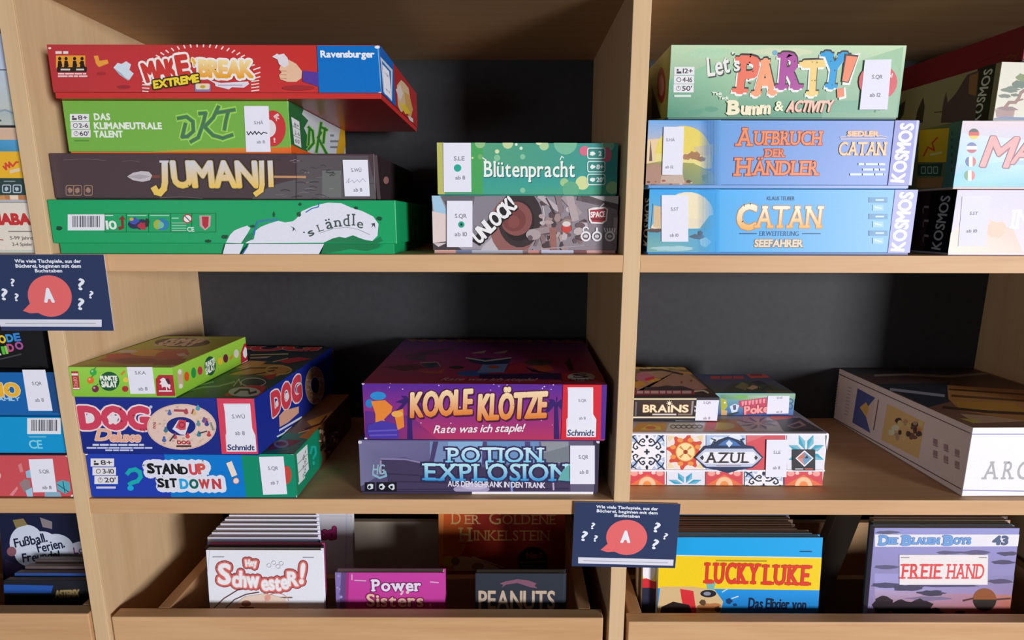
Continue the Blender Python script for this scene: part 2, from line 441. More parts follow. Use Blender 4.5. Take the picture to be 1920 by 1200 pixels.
def blotch(f, cx, cy, rx, ry, c, seed=1, n=16, rough=.25):
    rn = random.Random(seed)
    f.P([(cx + rx * (1 + rn.uniform(-rough, rough)) * math.cos(2 * math.pi * k / n), cy + ry * (1 + rn.uniform(-rough, rough)) * math.sin(2 * math.pi * k / n)) for k in range(n)], c)
def lines(f, x0, x1, ys, h, c, seed=3, gaps=True):
    rn = random.Random(seed)
    for i, y in enumerate(ys):
        x = x0[i] if isinstance(x0, list) else x0; e = x1[i] if isinstance(x1, list) else x1
        while x < e:
            w = min(rn.uniform(8, 24), e - x); f.R(x, y - h / 2, x + w, y + h / 2, c); x += w + h * .5
def bars(f, x0, y0, x1, y1):
    f.R(x0, y0, x1, y1, 'ecebf2'); rn = random.Random(5); x = x0 + (x1 - x0) * .13
    while x < x1 - (x1 - x0) * .13:
        w = rn.uniform(.7, 2.2); f.R(x, y0 + 3, x + w, y1 - 6, '4a4a58'); x += w + rn.uniform(.8, 2.4)

def fade(f, x0, x1, y0, y1, c, p=1.6):
    n = int((x1 - x0) / p)
    for k in range(n):
        x = x0 + k * p; w = p * (k + 1) / n; f.add([f.px(*q) for q in ((x, y0), (x + w, y0), (x + w, y1), (x, y1))], [col(c)] * 4)
    f.n += 1
# ================================================================ upper left stack (bottom to top)
def art_landle(F):
    f = F['f']
    bars(f, 127, 402, 197, 432)
    f.frame(197, 400, 405, 435, .8, '0a4a28')
    for x in (237, 279, 320, 360): f.L([(x, 400), (x, 435)], .8, '0a4a28')
    f.T('10', 209, 422, 19, 15, 'e8f0e8', b=.1); f.L([(198, 404), (212, 404)], 2, 'cfe8d8')
    f.P([(222, 412), (230, 404), (236, 412), (232, 412), (233, 428), (224, 432), (221, 426), (228, 424), (227, 412)], '8a2a20')
    blotch(f, 258, 420, 17, 10, '2a2a50', 3); blotch(f, 252, 414, 9, 6, '3a58b8', 6); blotch(f, 268, 424, 9, 7, 'b83048', 4); blotch(f, 276, 418, 5, 8, '30302a', 8); f.E(247, 411, 4, 3, 'd8b030')
    f.L([(240, 404), (275, 404)], 2, 'a8d8c0'); f.L([(282, 404), (317, 404)], 2, 'a8d8c0'); f.L([(323, 409), (335, 409)], 2, 'a8d8c0')
    f.E(303, 421, 14, 11, '2a80b8'); f.E(296, 421, 8, 9, 'a8b840'); f.E(302, 422, 6, 6, '78c0a0')
    for y in (418, 423, 428, 432): f.L([(323, y), (349, y)], 1.6, 'a0d0b8')
    f.E(352, 410, 9, 8.5, 'f0f0f0'); f.ring(352, 410, 8, 7.6, 2, 'b83838'); f.L([(347, 405), (357, 415)], 2, '666')
    f.T('CE', 358, 430, 13, 8, 'e0f0e8', b=.06)
    f.P([(374, 404), (396, 404), (395, 424), (385, 432), (375, 424)], 'c8a8a8'); f.P([(379, 406), (392, 406), (391, 424), (385, 429), (380, 422)], 'b82838')
    f.P([(424, 455), (432, 440), (440, 432), (452, 427), (464, 423), (470, 428), (463, 440), (455, 452), (452, 456)], 'e6e6f4')
    f.P([(461, 456), (466, 451), (476, 449), (480, 432), (490, 425), (505, 419), (522, 414), (535, 417), (549, 415), (556, 410), (566, 396), (584, 388), (600, 383), (615, 380), (640, 381), (658, 389), (680, 396), (700, 406), (710, 420), (708, 442), (698, 452), (686, 450), (674, 446), (662, 441), (648, 446), (636, 444), (624, 447), (607, 455)], 'e6e6f4')
    f.P([(607, 455), (624, 447), (636, 444), (648, 446), (662, 441), (674, 446), (686, 450), (700, 452), (714, 444), (718, 452), (708, 456)], '1d7d4e')
    f.P([(455, 455), (463, 441), (474, 436), (474, 449), (462, 454)], '24845a')
    f.L([(476, 440), (483, 416), (498, 413), (520, 412)], 3, '3a78b8'); f.L([(574, 398), (585, 391), (597, 388), (599, 381)], 2.2, '3a78b8')
    blotch(f, 422, 444, 6, 4, '1a4a34', 3); blotch(f, 390, 452, 6, 3, '0f4028', 5); blotch(f, 112, 428, 6, 4, '0f4028', 9); blotch(f, 561, 402, 4, 5, '1a5a38', 7); blotch(f, 514, 402, 2, 5, '145030', 2); blotch(f, 563, 383, 3, 3, '145030', 2); blotch(f, 668, 390, 4, 3, '145030', 1); blotch(f, 712, 410, 5, 4, '1a4a34', 4); blotch(f, 752, 424, 3, 6, '0f4a30', 4); blotch(f, 474, 424, 4, 3, '145030', 11)
    f.P([(545, 424), (552, 427), (557, 436), (553, 430), (549, 434), (550, 428)], '3c3c44'); f.P([(695, 420), (703, 418), (704, 428), (701, 422), (697, 427), (699, 421)], '3c3c44')
    cols = '46564e'
    f.T("'", 572, 438, 2.6, 7, cols, ang=30, b=.06); f.T('s', 583, 435, 12, 14, cols, ang=26, b=.06, slab=.06)
    f.T('L', 601, 427, 9, 13, cols, ang=18, slab=.08); f.T('ä', 617, 419, 12, 20, cols, ang=12, b=.03)
    f.T('n', 634, 416, 12, 18, cols, ang=5, b=.02, slab=.07); f.T('d', 650, 413, 12, 22, cols, ang=0, slab=.06); f.T('l', 664, 412, 3.5, 22, cols, ang=-3, slab=.07); f.T('e', 676, 419, 11, 17, cols, ang=-9, b=.02)
    pr = [(601, 437), (625, 429), (650, 426), (672, 430), (694, 440)]
    f.L(pr, 1, 'a0a8a8')
def tray_landle(F):
    f = F['f']; f.P([(421, 476), (426, 457), (460, 457), (452, 476)], 'e6e6f4'); f.P([(457, 476), (470, 457), (610, 457), (600, 476)], 'e6e6f4'); f.P([(455, 476), (462, 466), (470, 459), (459, 476)], '285a90')
    f.P([(604, 476), (610, 457), (715, 457), (712, 464), (690, 470), (660, 466), (640, 470)], '177a48'); blotch(f, 746, 466, 4, 4, '0f4a30', 6); f.L([(742, 469), (754, 467)], 3, '123')
game(-0.5145, -0.1292, 0.002, ZM, 0.0592, 0.255, 'bright green game box with a white map, bottom of the upper left stack', cf='14a564', cs='14a060', ct='17945a', edge='5ac090', tray='12a060', lip=0.0115, inset=0.0042, art=art_landle, trayart=tray_landle)

def art_jum(F):
    f = F['f']
    f.P([(520, 345), (560, 335), (700, 330), (706, 377), (470, 377), (480, 362)], '5d575b'); f.P([(555, 291), (690, 292), (700, 335), (556, 335)], '5a5156'); f.R(604, 320, 640, 370, '6f716f')
    rn = random.Random(4)
    for k in range(46):
        x = rn.uniform(540, 636) if k % 2 else rn.uniform(505, 690); y = rn.uniform(296, 372); w = rn.uniform(6, 20)
        f.L([(x, y), (x + w * .5, y - rn.uniform(-2, 3)), (x + w, y + rn.uniform(-2, 2))], rn.uniform(.7, 1.8), rn.choice(['8c8488', '3c3438', '7a7076', '463c40']))
    for x0, y0, x1 in ((120, 300, 200), (230, 303, 262), (300, 371, 380), (600, 296, 680)): f.L([(x0, y0), ((x0 + x1) / 2, y0 - 2), (x1, y0 + 1)], .9, '6e5c64')
    f.L([(283, 331), (300, 331)], 5, '7a4438'); f.L([(512, 331.5), (573, 332)], 4, 'c89468'); f.L([(556, 292), (556, 376)], .8, '3a3236')
    f.P([(239, 331), (250, 324), (265, 321), (280, 322), (286, 329), (282, 338), (268, 341), (250, 338)], 'c9c2c6'); f.P([(239, 331), (262, 327), (284, 331), (262, 336)], 'b0a8ae')
    for x in (124, 138, 158): f.RR(x, 347, x + 17, 367, 4, 'a27f6c'); f.RR(x + 1.4, 348.5, x + 15.6, 365.5, 3, '4e3a40'); blotch(f, x + 8, 357, 4.5, 5, 'a27f6c', x)
    G = (302, 'd6d4dc', 352, 'f2c85e'); D = '3a3020'
    def hook(pts, w): f.L(pts, w + 3.4, D); f.L(pts, w + 1.4, 'b8a050'); f.L(pts, w, g=G)
    hook([(309.5, 306), (310, 342), (308, 354), (301, 362), (294, 360), (290, 353)], 11)
    f.L([(301, 303), (319, 303)], 4, 'd6d4dc')
    f.T('UMAN', 403, 327, 158, 46, ol=[(2.6, D), (1.2, 'b8a050')], b=.1, g=('d6d4dc', 'f2c85e'), gap=.05)
    hook([(491, 304), (492, 346), (490, 357), (480, 364)], 9); hook([(507, 304), (509, 348)], 9)
    f = F['r']; f.E(724, 338, 5, 7, 'a07068'); f.P([(700, 291), (707, 291), (714, 377), (708, 377)], '6a5a60'); f.E(745, 350, 4, 12, '3a2a20')
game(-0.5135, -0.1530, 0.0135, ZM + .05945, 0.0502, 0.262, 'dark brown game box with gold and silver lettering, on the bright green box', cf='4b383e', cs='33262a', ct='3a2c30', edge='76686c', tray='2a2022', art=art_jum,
     stickers=[(q4(643, 300, 690, 368, 4), [('S.WÜ', 668, 319, 19, 6.5), ('ab 8', 671, 356, 16, 6.5)], lambda f: f.L([(649, 343), (655, 334), (653, 343), (661, 338), (664, 343), (670, 337), (674, 342), (680, 335), (686, 341)], .8, '9a98b0'))])

def art_dkt(F):
    f = F['f']
    f.P([(225, 289), (330, 281), (430, 278), (552, 276), (553, 289)], ['86b43c', 'c8a830', 'e08c28', 'ea6a24', 'e86020'])
    agebox(f, 131, 213, 167, 258, ['8+', '2-6', "60'"], 1.5); f.L([(140, 264), (167, 264)], 1.6, '4a7838')
    for t, y, w in (('DAS', 219, 29), ('KLIMANEUTRALE', 236, 126), ('TALENT', 251.5, 53)): f.T(t, 177 + w / 2, y, w, 11.5, 'eef4e8', b=.13, gap=.11)
    lo = [(3.6, 'a6d85c')]; g = '3f8f50'
    for w, c in ((13, 'a6d85c'), (7.5, '3f8f50'), (3.5, '54725a')):
        f.L([(348, 232), (342, 257), (352, 256), (363, 246), (362, 228), (350, 219), (334, 222)], w, c)
        f.L([(374, 213), (386, 212), (381, 232), (372, 258), (358, 266)], w, c)
        f.L([(410, 200), (400, 221), (384, 238), (400, 254), (418, 259), (436, 253)], w, c)
        f.L([(405, 212), (440, 206)], w, c); f.L([(428, 210), (424, 226), (421, 243)], w, c)
    f.E(512, 241, 24, 34, 'cc3438'); f.E(503, 241, 15, 17, 'e8dce0'); f.T('lk', 520, 220, 10, 10, 'e8c8c8', ang=-60, b=.1); f.T('!', 515, 263, 3, 8, 'e8c8c8', b=.1)
    f = F['r']
    f.whole('c9ced6'); f.P([(541, 190), (560, 190), (572, 198), (566, 214), (578, 226), (570, 240), (580, 262), (576, 290), (541, 290)], '2b6b3c'); f.P([(541, 268), (560, 278), (590, 290), (541, 290)], 'e86020')
    f.P([(546, 219), (561, 228), (565, 277), (552, 270)], 'eeeef2')
    for k, t in enumerate(('8+', '2-6', "60'")): f.T(t, 556 + k, 235 + k * 15, 9, 7, '444'); 
    for k in (1, 2): f.L([(547.5 + k, 219 + k * 17), (562 + k, 228 + k * 16)], 1, '777')
    for w, c in ((7, '9ccf58'), (4, '2f7a3c')):
        f.L([(578, 238), (586, 246), (588, 268), (578, 280)], w, c); f.L([(580, 243), (578, 272)], w, c)
        f.L([(602, 230), (593, 285)], w, c); f.L([(602, 248), (596, 258), (612, 288)], w, c); f.L([(601, 238), (613, 244)], w, c); f.L([(609, 240), (606, 268)], w, c)
    lines(f, 619, [626, 634, 640], [254, 265, 276], 4, '7c848c')
    f.P([(640, 233), (654, 240), (644, 289), (630, 289)], 'd8a41e'); f.E(662, 277, 7, 14, 'a83038'); f.E(663, 279, 4, 9, 'd8c8cc')
game(-0.4925, -0.2452, 0.016, ZM + .10990, 0.0552, 0.225, 'light green flat game box with dark green script logo, under the red box', cf='78b446', cs='a8b8b0', ct='8cb868', edge='aed888', tray='e0682a', art=art_dkt,
     stickers=[(q4(458, 199, 504, 285, 4), [('S.HÄ', 485, 230, 17, 6), ('ab 8', 489, 266, 15, 5.5)], lambda f: f.L([(463, 247), (466, 253), (470, 247), (474, 252), (478, 246), (481, 252), (485, 247), (490, 252), (494, 248), (501, 250)], 1.8, '2a2a30'))])

def art_red(F):
    f = F['f']
    f.whole('c9353a', ('x', 'bf383c', 'd23430'))
    f.P([(160, 95), (260, 95), (262, 170), (168, 170)], ['c23a3e', 'c9373c', 'cb3538', 'c4383c'])
    lines(f, 104, 128, [98.5], 5, 'f0e0e0'); f.R(105, 104, 160, 128, 'f0a234')
    for x in (112, 124, 140, 154): f.E(x, 110, 3, 3.5, '2a1c18'); f.P([(x - 3, 114), (x + 3, 114), (x + 5, 124), (x + 1, 128), (x - 4, 127)], '2a1c18')
    f.L([(150, 118), (162, 129)], 3, '2a1c18'); f.R(107, 126, 163, 135, '30201c'); f.L([(115, 130.5), (131, 130.5)], 3, 'e8d8d0'); f.L([(144, 130.5), (157, 130.5)], 3, 'e8d8d0')
    lines(f, 109, [162, 164], [138.5, 143], 2.8, 'f0dcdc')
    f.P([(176, 105), (184, 104), (187, 114), (202, 112), (204, 119), (186, 126), (181, 121)], 'f0a040'); f.E(190, 138, 9, 3, 'a83034'); f.E(232, 163, 13, 3.5, '9c2c32')
    f.P([(213, 127), (221, 118), (228, 120), (237, 115), (246, 121), (243, 131), (251, 138), (243, 150), (236, 146), (226, 136)], 'd8e2ee'); f.P([(213, 127), (226, 136), (236, 146), (243, 150), (240, 151), (224, 140)], 'aab4c8')
    for k in range(22):
        a = math.radians(200 + 140 * k / 21); f.L([(376 + 100 * math.cos(a), 142 + 54 * math.sin(a)), (376 + 108 * math.cos(a), 142 + 59 * math.sin(a))], 2.6, 'f4dcd8')
    for y in (153, 159, 165, 171): f.L([(268, y), (284 - (y - 153) * .3, y + 1)], 2, 'f4e0dc'); f.L([(472, y), (486, y - 2)], 2, 'f4e0dc')
    for y in (129, 138, 146): f.L([(476, y + 2), (488, y - 2)], 2.4, 'f4e0dc')
    f.P([(325, 110), (336, 96), (345, 112), (352, 98), (360, 118)], 'f0a838')
    f.T('MAK', 301, 131, 62, 33, 'd03a34', ang=9, b=.16, ol=[(4.2, 'f6f0ee')], gap=.03, jit=5, drop=(2, 3, '8a2024'))
    f.T('E', 343, 124, 19, 36, 'd03a34', ang=6, b=.18, ol=[(4.2, 'f6f0ee')])
    f.T("'N'", 367, 118, 10, 14, 'f8b848', b=.14, ol=[(2, 'f6f0ee')])
    f.T('BREAK', 424, 130, 98, 29, b=.17, ol=[(4.2, 'f6f0ee')], g=('fbe0a0', 'f0a430'), gap=.03, jit=4, ang=-2, drop=(2, 3, '8a2024'))
    f.T('EXTREME', 331, 153, 86, 13.5, 'f6d83a', ang=8, b=.16, ol=[(2.6, '3a2a18')], gap=.06, sh=.1)
    f.RR(366, 157, 396, 172, 3, '8a80b0'); f.RR(368, 157, 394, 168, 3, 'f0dcc0'); f.E(381, 163, 5, 3, 'c8a838')
    f.P([(392, 150), (415, 156), (466, 153), (468, 158), (458, 165), (436, 164), (430, 168), (405, 162), (404, 157)], 'e8e0ea'); f.L([(410, 160), (455, 160)], 1.6, 'a898b8')
    f.P([(529, 118), (541, 112), (556, 120), (567, 134), (566, 147), (556, 154), (540, 154), (526, 149), (524, 141), (529, 136), (524, 131)], 'ecc0a0')
    for y in (133, 140, 147): f.L([(526, y), (538, y + 1)], 1.4, 'c89478')
    f.P([(511, 107), (520, 101), (524, 103), (533, 101), (540, 109), (542, 122), (534, 127), (524, 121), (521, 112)], 'e6dee6')
    f.P([(568, 133), (597, 136), (598, 163), (568, 153)], '5c3c9c'); f.E(560, 165, 30, 5, 'a83034')
    f.P([(595, 86), (713, 86), (718, 180), (599, 180)], '1072c8'); f.T('Ravensburger', 652, 102, 100, 12, 'f2f4fa', b=.12, gap=.05)
    f.L([(709, 88), (716, 177)], 2, '7ab0e0'); f.E(708, 89, 5, 3, 'e8eef4'); f.E(713, 176, 4, 3, 'e8eef4'); f.E(95, 91, 3, 2, 'e8dcd8'); f.E(105, 176, 5, 3, 'e0d0cc')
    f = F['r']
    f.whole('b42e30'); f.P([(705, 70), (737, 110), (742, 210), (712, 180)], '1768c4'); f.P([(713, 106), (736, 131), (735, 190), (719, 172)], 'dfe5f2'); f.P([(716, 114), (733, 134), (732, 182), (721, 168)], '2a78cc')
    f.P([(744, 160), (752, 150), (758, 155), (766, 165), (770, 190), (768, 215), (758, 205), (752, 212), (746, 198)], 'e0c098'); f.P([(742, 168), (750, 158), (756, 175), (750, 190)], 'e8d8d4'); f.P([(758, 172), (768, 180), (774, 205), (770, 222), (762, 210)], 'd8a860'); f.P([(748, 192), (760, 197), (770, 212), (760, 214)], 'e8c83a'); f.P([(764, 216), (774, 222), (775, 230), (768, 226)], 'e0d8d4')
def st_red(f): pass
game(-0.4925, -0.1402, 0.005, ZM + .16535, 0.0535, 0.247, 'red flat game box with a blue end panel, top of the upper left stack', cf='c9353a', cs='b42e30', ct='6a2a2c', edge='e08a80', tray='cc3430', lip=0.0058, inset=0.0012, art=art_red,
     stickers=[([(717, 121), (729, 134), (733, 186), (721, 176)], [('S.QR', 725, 140, 7, 4), ('ab 8', 727, 170, 7, 4)], None, 'r')], mat=GLOSS)

# ================================================================ small stack by the divider
def art_blu(F):
    f = F['f']
    f.whole('3c9c92', ('x', '62ac7a', '3a9a98')); f.P([(819, 265), (833, 265), (834, 364), (821, 364)], 'c4c06a'); f.P([(884, 265), (905, 265), (905, 364), (885, 364)], '4eaa5e')
    f.P([(905, 320), (1160, 330), (1160, 364), (905, 364)], ['3aa09a', '38a09c', '52a880', '48a890'])
    for x, y, r, c in ((952, 269, 10, 'cbdca6'), (1020, 273, 9, 'b8d6a4'), (1060, 268, 22, '7cc09e'), (932, 284, 4, 'e0eab8'), (932, 296, 6, '8cc8a0'), (980, 294, 5, '8cc8a4'), (977, 278, 3, 'e4f4e0'), (968, 271, 2.6, 'e4f4e0'), (1058, 342, 8, 'a4cc90'), (1092, 343, 13, 'd8e0a0'), (980, 357, 5, '8cc8a4'), (1140, 272, 12, '84be98'), (1148, 352, 12, '98c890'), (900, 268, 10, '9cc890'), (1010, 266, 6, 'e0eab8'), (1070, 356, 16, '66b08c'), (886, 296, 2, 'd8e8b0'), (900, 294, 5, '7cb870')): f.E(x, y, r, r, c, n=16)
    f.E(1096, 283, 10, 9, 'e0708c'); f.E(1138, 290, 9, 14, 'd8708a')
    f.T('Blütenpracht', 993, 317, 170, 29, 'f6faf4', b=.035, gap=.075, slab=.035, drop=(1.5, 1.5, '1f6a66'))
    f.L([(905, 296), (911, 300), (909, 306)], 2, 'f6faf4'); f.L([(1050, 300), (1053, 293), (1057, 296)], 1.6, 'f6faf4')
    for y, t in ((288, '2'), (313, '8+'), (337, "20'")):
        f.RR(1101, y - 11, 1135, y + 10, 4, 'eef6f4'); f.RR(1102.6, y - 9.4, 1133.4, y + 8.4, 3, '3c9088'); f.T(t, 1125, y, 5 if len(t) < 2 else 13, 8, 'eef6f4', b=.12); blotch(f, 1111, y, 5, 4, 'eef6f4', y)
def mk_dot(x, y, r, c, inner=None):
    def e(f):
        f.E(x, y, r, r, c, n=18)
        if inner: f.E(x, y, 2.5, 2.5, inner)
    return e
def art_unl(F):
    f = F['f']
    f.whole('958e9a', ('x', 'a8a2ae', '8a7f88')); f.P([(808, 366), (824, 366), (832, 384), (838, 396), (838, 402), (815, 402)], 'a9cde8'); f.P([(810, 396), (838, 402), (838, 455), (811, 460)], 'e8d2d0'); f.P([(811, 456), (840, 452), (862, 465), (868, 470), (812, 472)], '4a4248'); f.P([(813, 456), (838, 455), (822, 463)], 'd8c8cc'); f.P([(826, 368), (870, 366), (910, 370), (890, 420), (886, 376), (838, 376), (836, 386)], '6c6872')
    f.P([(890, 368), (950, 366), (905, 430), (886, 455), (886, 400)], '8a8590'); f.P([(905, 462), (932, 436), (942, 460), (930, 472), (900, 472)], 'c2bcc4')
    f.E(962, 424, 44, 56, '94625e'); f.E(975, 410, 42, 54, '3c3235'); f.E(972, 414, 30, 38, '2e2628'); f.E(968, 410, 30, 32, '8c5452'); f.E(964, 412, 22, 22, '7a4442'); f.E(963, 416, 11, 12, '8a4e4c'); f.ring(988, 404, 32, 48, 1.6, 'd8ccd0', 20, -80, 40)
    rn = random.Random(12)
    for k in range(60):
        x, y = rn.uniform(1015, 1095), rn.uniform(370, 468); blotch(f, x, y, rn.uniform(3, 11), rn.uniform(3, 10), rn.choice(['6e5a5e', 'a68c8c', '4c4044', 'b8a0a0', '8a7074', 'c4b4b8', '5a484c']), k, 9)
    for x0, y0, x1, y1, w, c in ((1012, 368, 1046, 392, 10, 'c0b2b8'), (1046, 368, 1052, 396, 10, '8c7a80'), (1058, 370, 1085, 400, 12, 'a89a9e'), (1068, 368, 1078, 410, 14, 'b8a6aa'), (1024, 372, 1040, 400, 3, '4a4044'), (995, 436, 1030, 430, 12, 'a08c90'), (1012, 440, 1004, 460, 5, '857076'), (1036, 430, 1038, 466, 12, '9c6a62'), (1000, 468, 1095, 460, 2, 'a89ca4'), (1085, 372, 1165, 390, 8, '6a5c60'), (1140, 380, 1166, 396, 6, '7c6c70')): f.L([(x0, y0), (x1, y1)], w, c)
    f.E(1062, 428, 9, 9, 'c84a40'); f.E(1062, 420, 8, 5, 'e0d4d0'); f.E(1000, 440, 14, 10, 'b0a0a4'); f.E(994, 446, 5, 5, '6a5a5e')
    f.P([(1090, 368), (1166, 366), (1166, 400), (1140, 384), (1092, 378)], '5e5256'); f.P([(1100, 366), (1166, 366), (1166, 384), (1130, 376)], 'c4bcc2'); f.P([(1146, 400), (1166, 404), (1165, 472), (1148, 470)], '84767a'); f.R(1150, 408, 1160, 440, 'a89aa0')
    f.P([(886, 452), (900, 461), (967, 392), (950, 370)], '2a2628')
    f.T('UNLOCK!', 926, 413, 98, 26, 'f4f2f4', ang=44, b=.1, gap=.05, sh=.12, drop=(2, 2, '1a1618'))
    f.P([(1103, 392), (1112, 389), (1134, 388), (1140, 392), (1138, 414), (1130, 420), (1108, 419), (1104, 412)], 'f0e8ea'); f.P([(1106, 394), (1134, 391), (1137, 394), (1135, 412), (1128, 417), (1110, 416), (1107, 410)], 'a83840')
    f.T('SPACE', 1121, 402, 27, 10, 'f6e8e8', b=.1, ang=3); f.L([(1112, 411), (1130, 411)], 2.4, '6a2830'); f.L([(1122, 391), (1132, 382)], 2, 'd8d0d4')
    for x in (1098, 1119, 1143): f.ring(x, 443, 8, 8, 3.2, 'f2eef2', 14); f.E(x, 443, 4.5, 3, 'd8d0d4')
    f.ring(1098, 431, 5, 5, 2.4, 'f2eef2', 10, 150, 340); f.L([(1119, 434), (1119, 428)], 4, 'f2eef2')
    for k in range(5): f.L([(1135 + k * 4, 435), (1133 + k * 5, 428)], 2.4, 'f2eef2')
def tray_unl(F):
    f = F['f']; f.whole('8a7c86')
    for x0, x1, c in ((815, 855, 'e0a8a0'), (855, 885, '7a86a8'), (885, 980, 'b8bcd0'), (990, 1010, 'd89890'), (1015, 1075, 'c8cce4'), (1076, 1100, '8a5a60'), (1100, 1160, 'e0a8a8')): f.R(x0, 466, x1, 480, c)
game(-0.0925, 0.1218, 0.03, ZM, 0.0652, 0.215, 'grey game box with machine artwork and diagonal white title, under the teal box', cf='958e9a', cs='6c646c', ct='7a7078', edge='d8d0d4', tray='c8a0a0', lip=0.0035, art=art_unl, trayart=tray_unl,
     stickers=[(q4(838, 377, 886, 463), [('S.QR', 864, 405, 22, 7.5), ('ab 10', 864, 439, 23, 7.5)], mk_dot(865, 421, 6, '3aa890', '1a4a40'))])
game(-0.0862, 0.1205, 0.034, ZM + .06545, 0.0585, 0.2, 'teal green game box with pale bokeh dots and white title, beside the divider', cf='3c9c92', cs='5aa890', ct='4a9a84', edge='d8e0b8', tray='3c8c7c', art=art_blu,
     stickers=[(q4(831, 268, 883, 360, 1), [('S.LE', 861, 297, 20, 7.5), ('ab 8', 863, 333, 18, 7)], mk_dot(858, 315, 7, '2fae9a'))])

# ================================================================ upper right stack
def art_cat(F):
    f = F['f']
    f.whole('2aaaee', ('x', '22aaf0', '7cb8ea'))
    f.P([(1218, 356), (1350, 356), (1338, 420), (1215, 440)], ['38a4e4', '28aaee', '5cb0dc', '78b8d4']); f.E(1290, 402, 48, 42, 'f2e2bc'); f.P([(1240, 402), (1345, 415), (1335, 440), (1215, 432)], 'ecdcc0')
    f.P([(1330, 405), (1345, 400), (1348, 430), (1312, 428)], '5c9cb4'); f.P([(1214, 430), (1345, 428), (1338, 474), (1214, 474)], ['5098b4', '3ca0d4', '4fa6d4', '7fb4a8'])
    f.P([(1226, 385), (1240, 388), (1238, 428), (1225, 425)], 'dcbc94'); f.L([(1224, 382), (1220, 430)], 1.4, '5a4a40'); blotch(f, 1228, 432, 14, 4, '5a4a4a', 3)
    blotch(f, 1308, 444, 14, 5, '46627a', 4); blotch(f, 1312, 437, 5, 5, '4a4a5a', 5); blotch(f, 1322, 454, 10, 8, '8cc0dc', 6); blotch(f, 1260, 466, 40, 5, 'a8ccd4', 7)
    fade(f, 1308, 1350, 350, 480, '34aaee')
    f.T('KLAUS TEUBER', 1464, 372, 52, 7, '20486a', b=.03); f.T('C', 1400, 407, 33, 44, ol=[(1.6, 'c88848')], b=.1, g=('fff2d8', 'f0b050'), slab=0)
    f.T('ATAN', 1480, 407, 122, 40, ol=[(1.6, 'd08a48')], b=.02, g=('fff4dc', 'f2b054'), slab=.09, gap=.05)
    f.L([(1387, 438), (1418, 438)], 2, '1d4f80'); f.L([(1505, 438), (1538, 438)], 2, '1d4f80'); f.T('ERWEITERUNG', 1461, 438, 74, 8.5, '1f5a8c', slab=.05, gap=.1)
    f.T('SEEFAHRER', 1460, 456, 90, 13, 'e8d8c0', b=.08, slab=.05, ol=[(1.2, 'a08a78')], drop=(1.5, 1.5, '3a6a90'))
    for y, t in ((375, 'ALTER'), (406, 'SPIELER'), (437, 'DAUER')):
        f.R(1629, y - 5, 1664, y + 5, '5a92c0'); f.L([(1642, y), (1656, y)], 3, 'c8dcf0'); f.R(1636, y + 9, 1656, y + 20, '9ccaf0'); f.L([(1640, y + 13), (1652, y + 16)], 2, 'e0f0fc')
    f.P([(1678, 356), (1722, 356), (1707, 474), (1664, 474)], 'a4a4dc'); f.T('KOSMOS', 1691, 416, 108, 24, 'f6f4fc', ang=88, b=.1, gap=.09)
    f = F['l']; f.T('KOSMOS', 1214, 416, 88, 14, 'b0b0b4', ang=90, b=.02, gap=.14)
def tray_b(c1, c2):
    return lambda F: F['f'].whole(c1, ('x', c1, c2))
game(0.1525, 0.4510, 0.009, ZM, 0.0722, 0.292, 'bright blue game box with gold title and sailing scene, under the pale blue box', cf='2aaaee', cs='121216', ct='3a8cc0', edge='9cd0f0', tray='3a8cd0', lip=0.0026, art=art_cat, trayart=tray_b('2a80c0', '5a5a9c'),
     stickers=[(q4(1240, 366, 1290, 453), [('S.ST', 1265, 392, 14, 6), ('ab 10', 1264, 441, 16, 5.5)])])

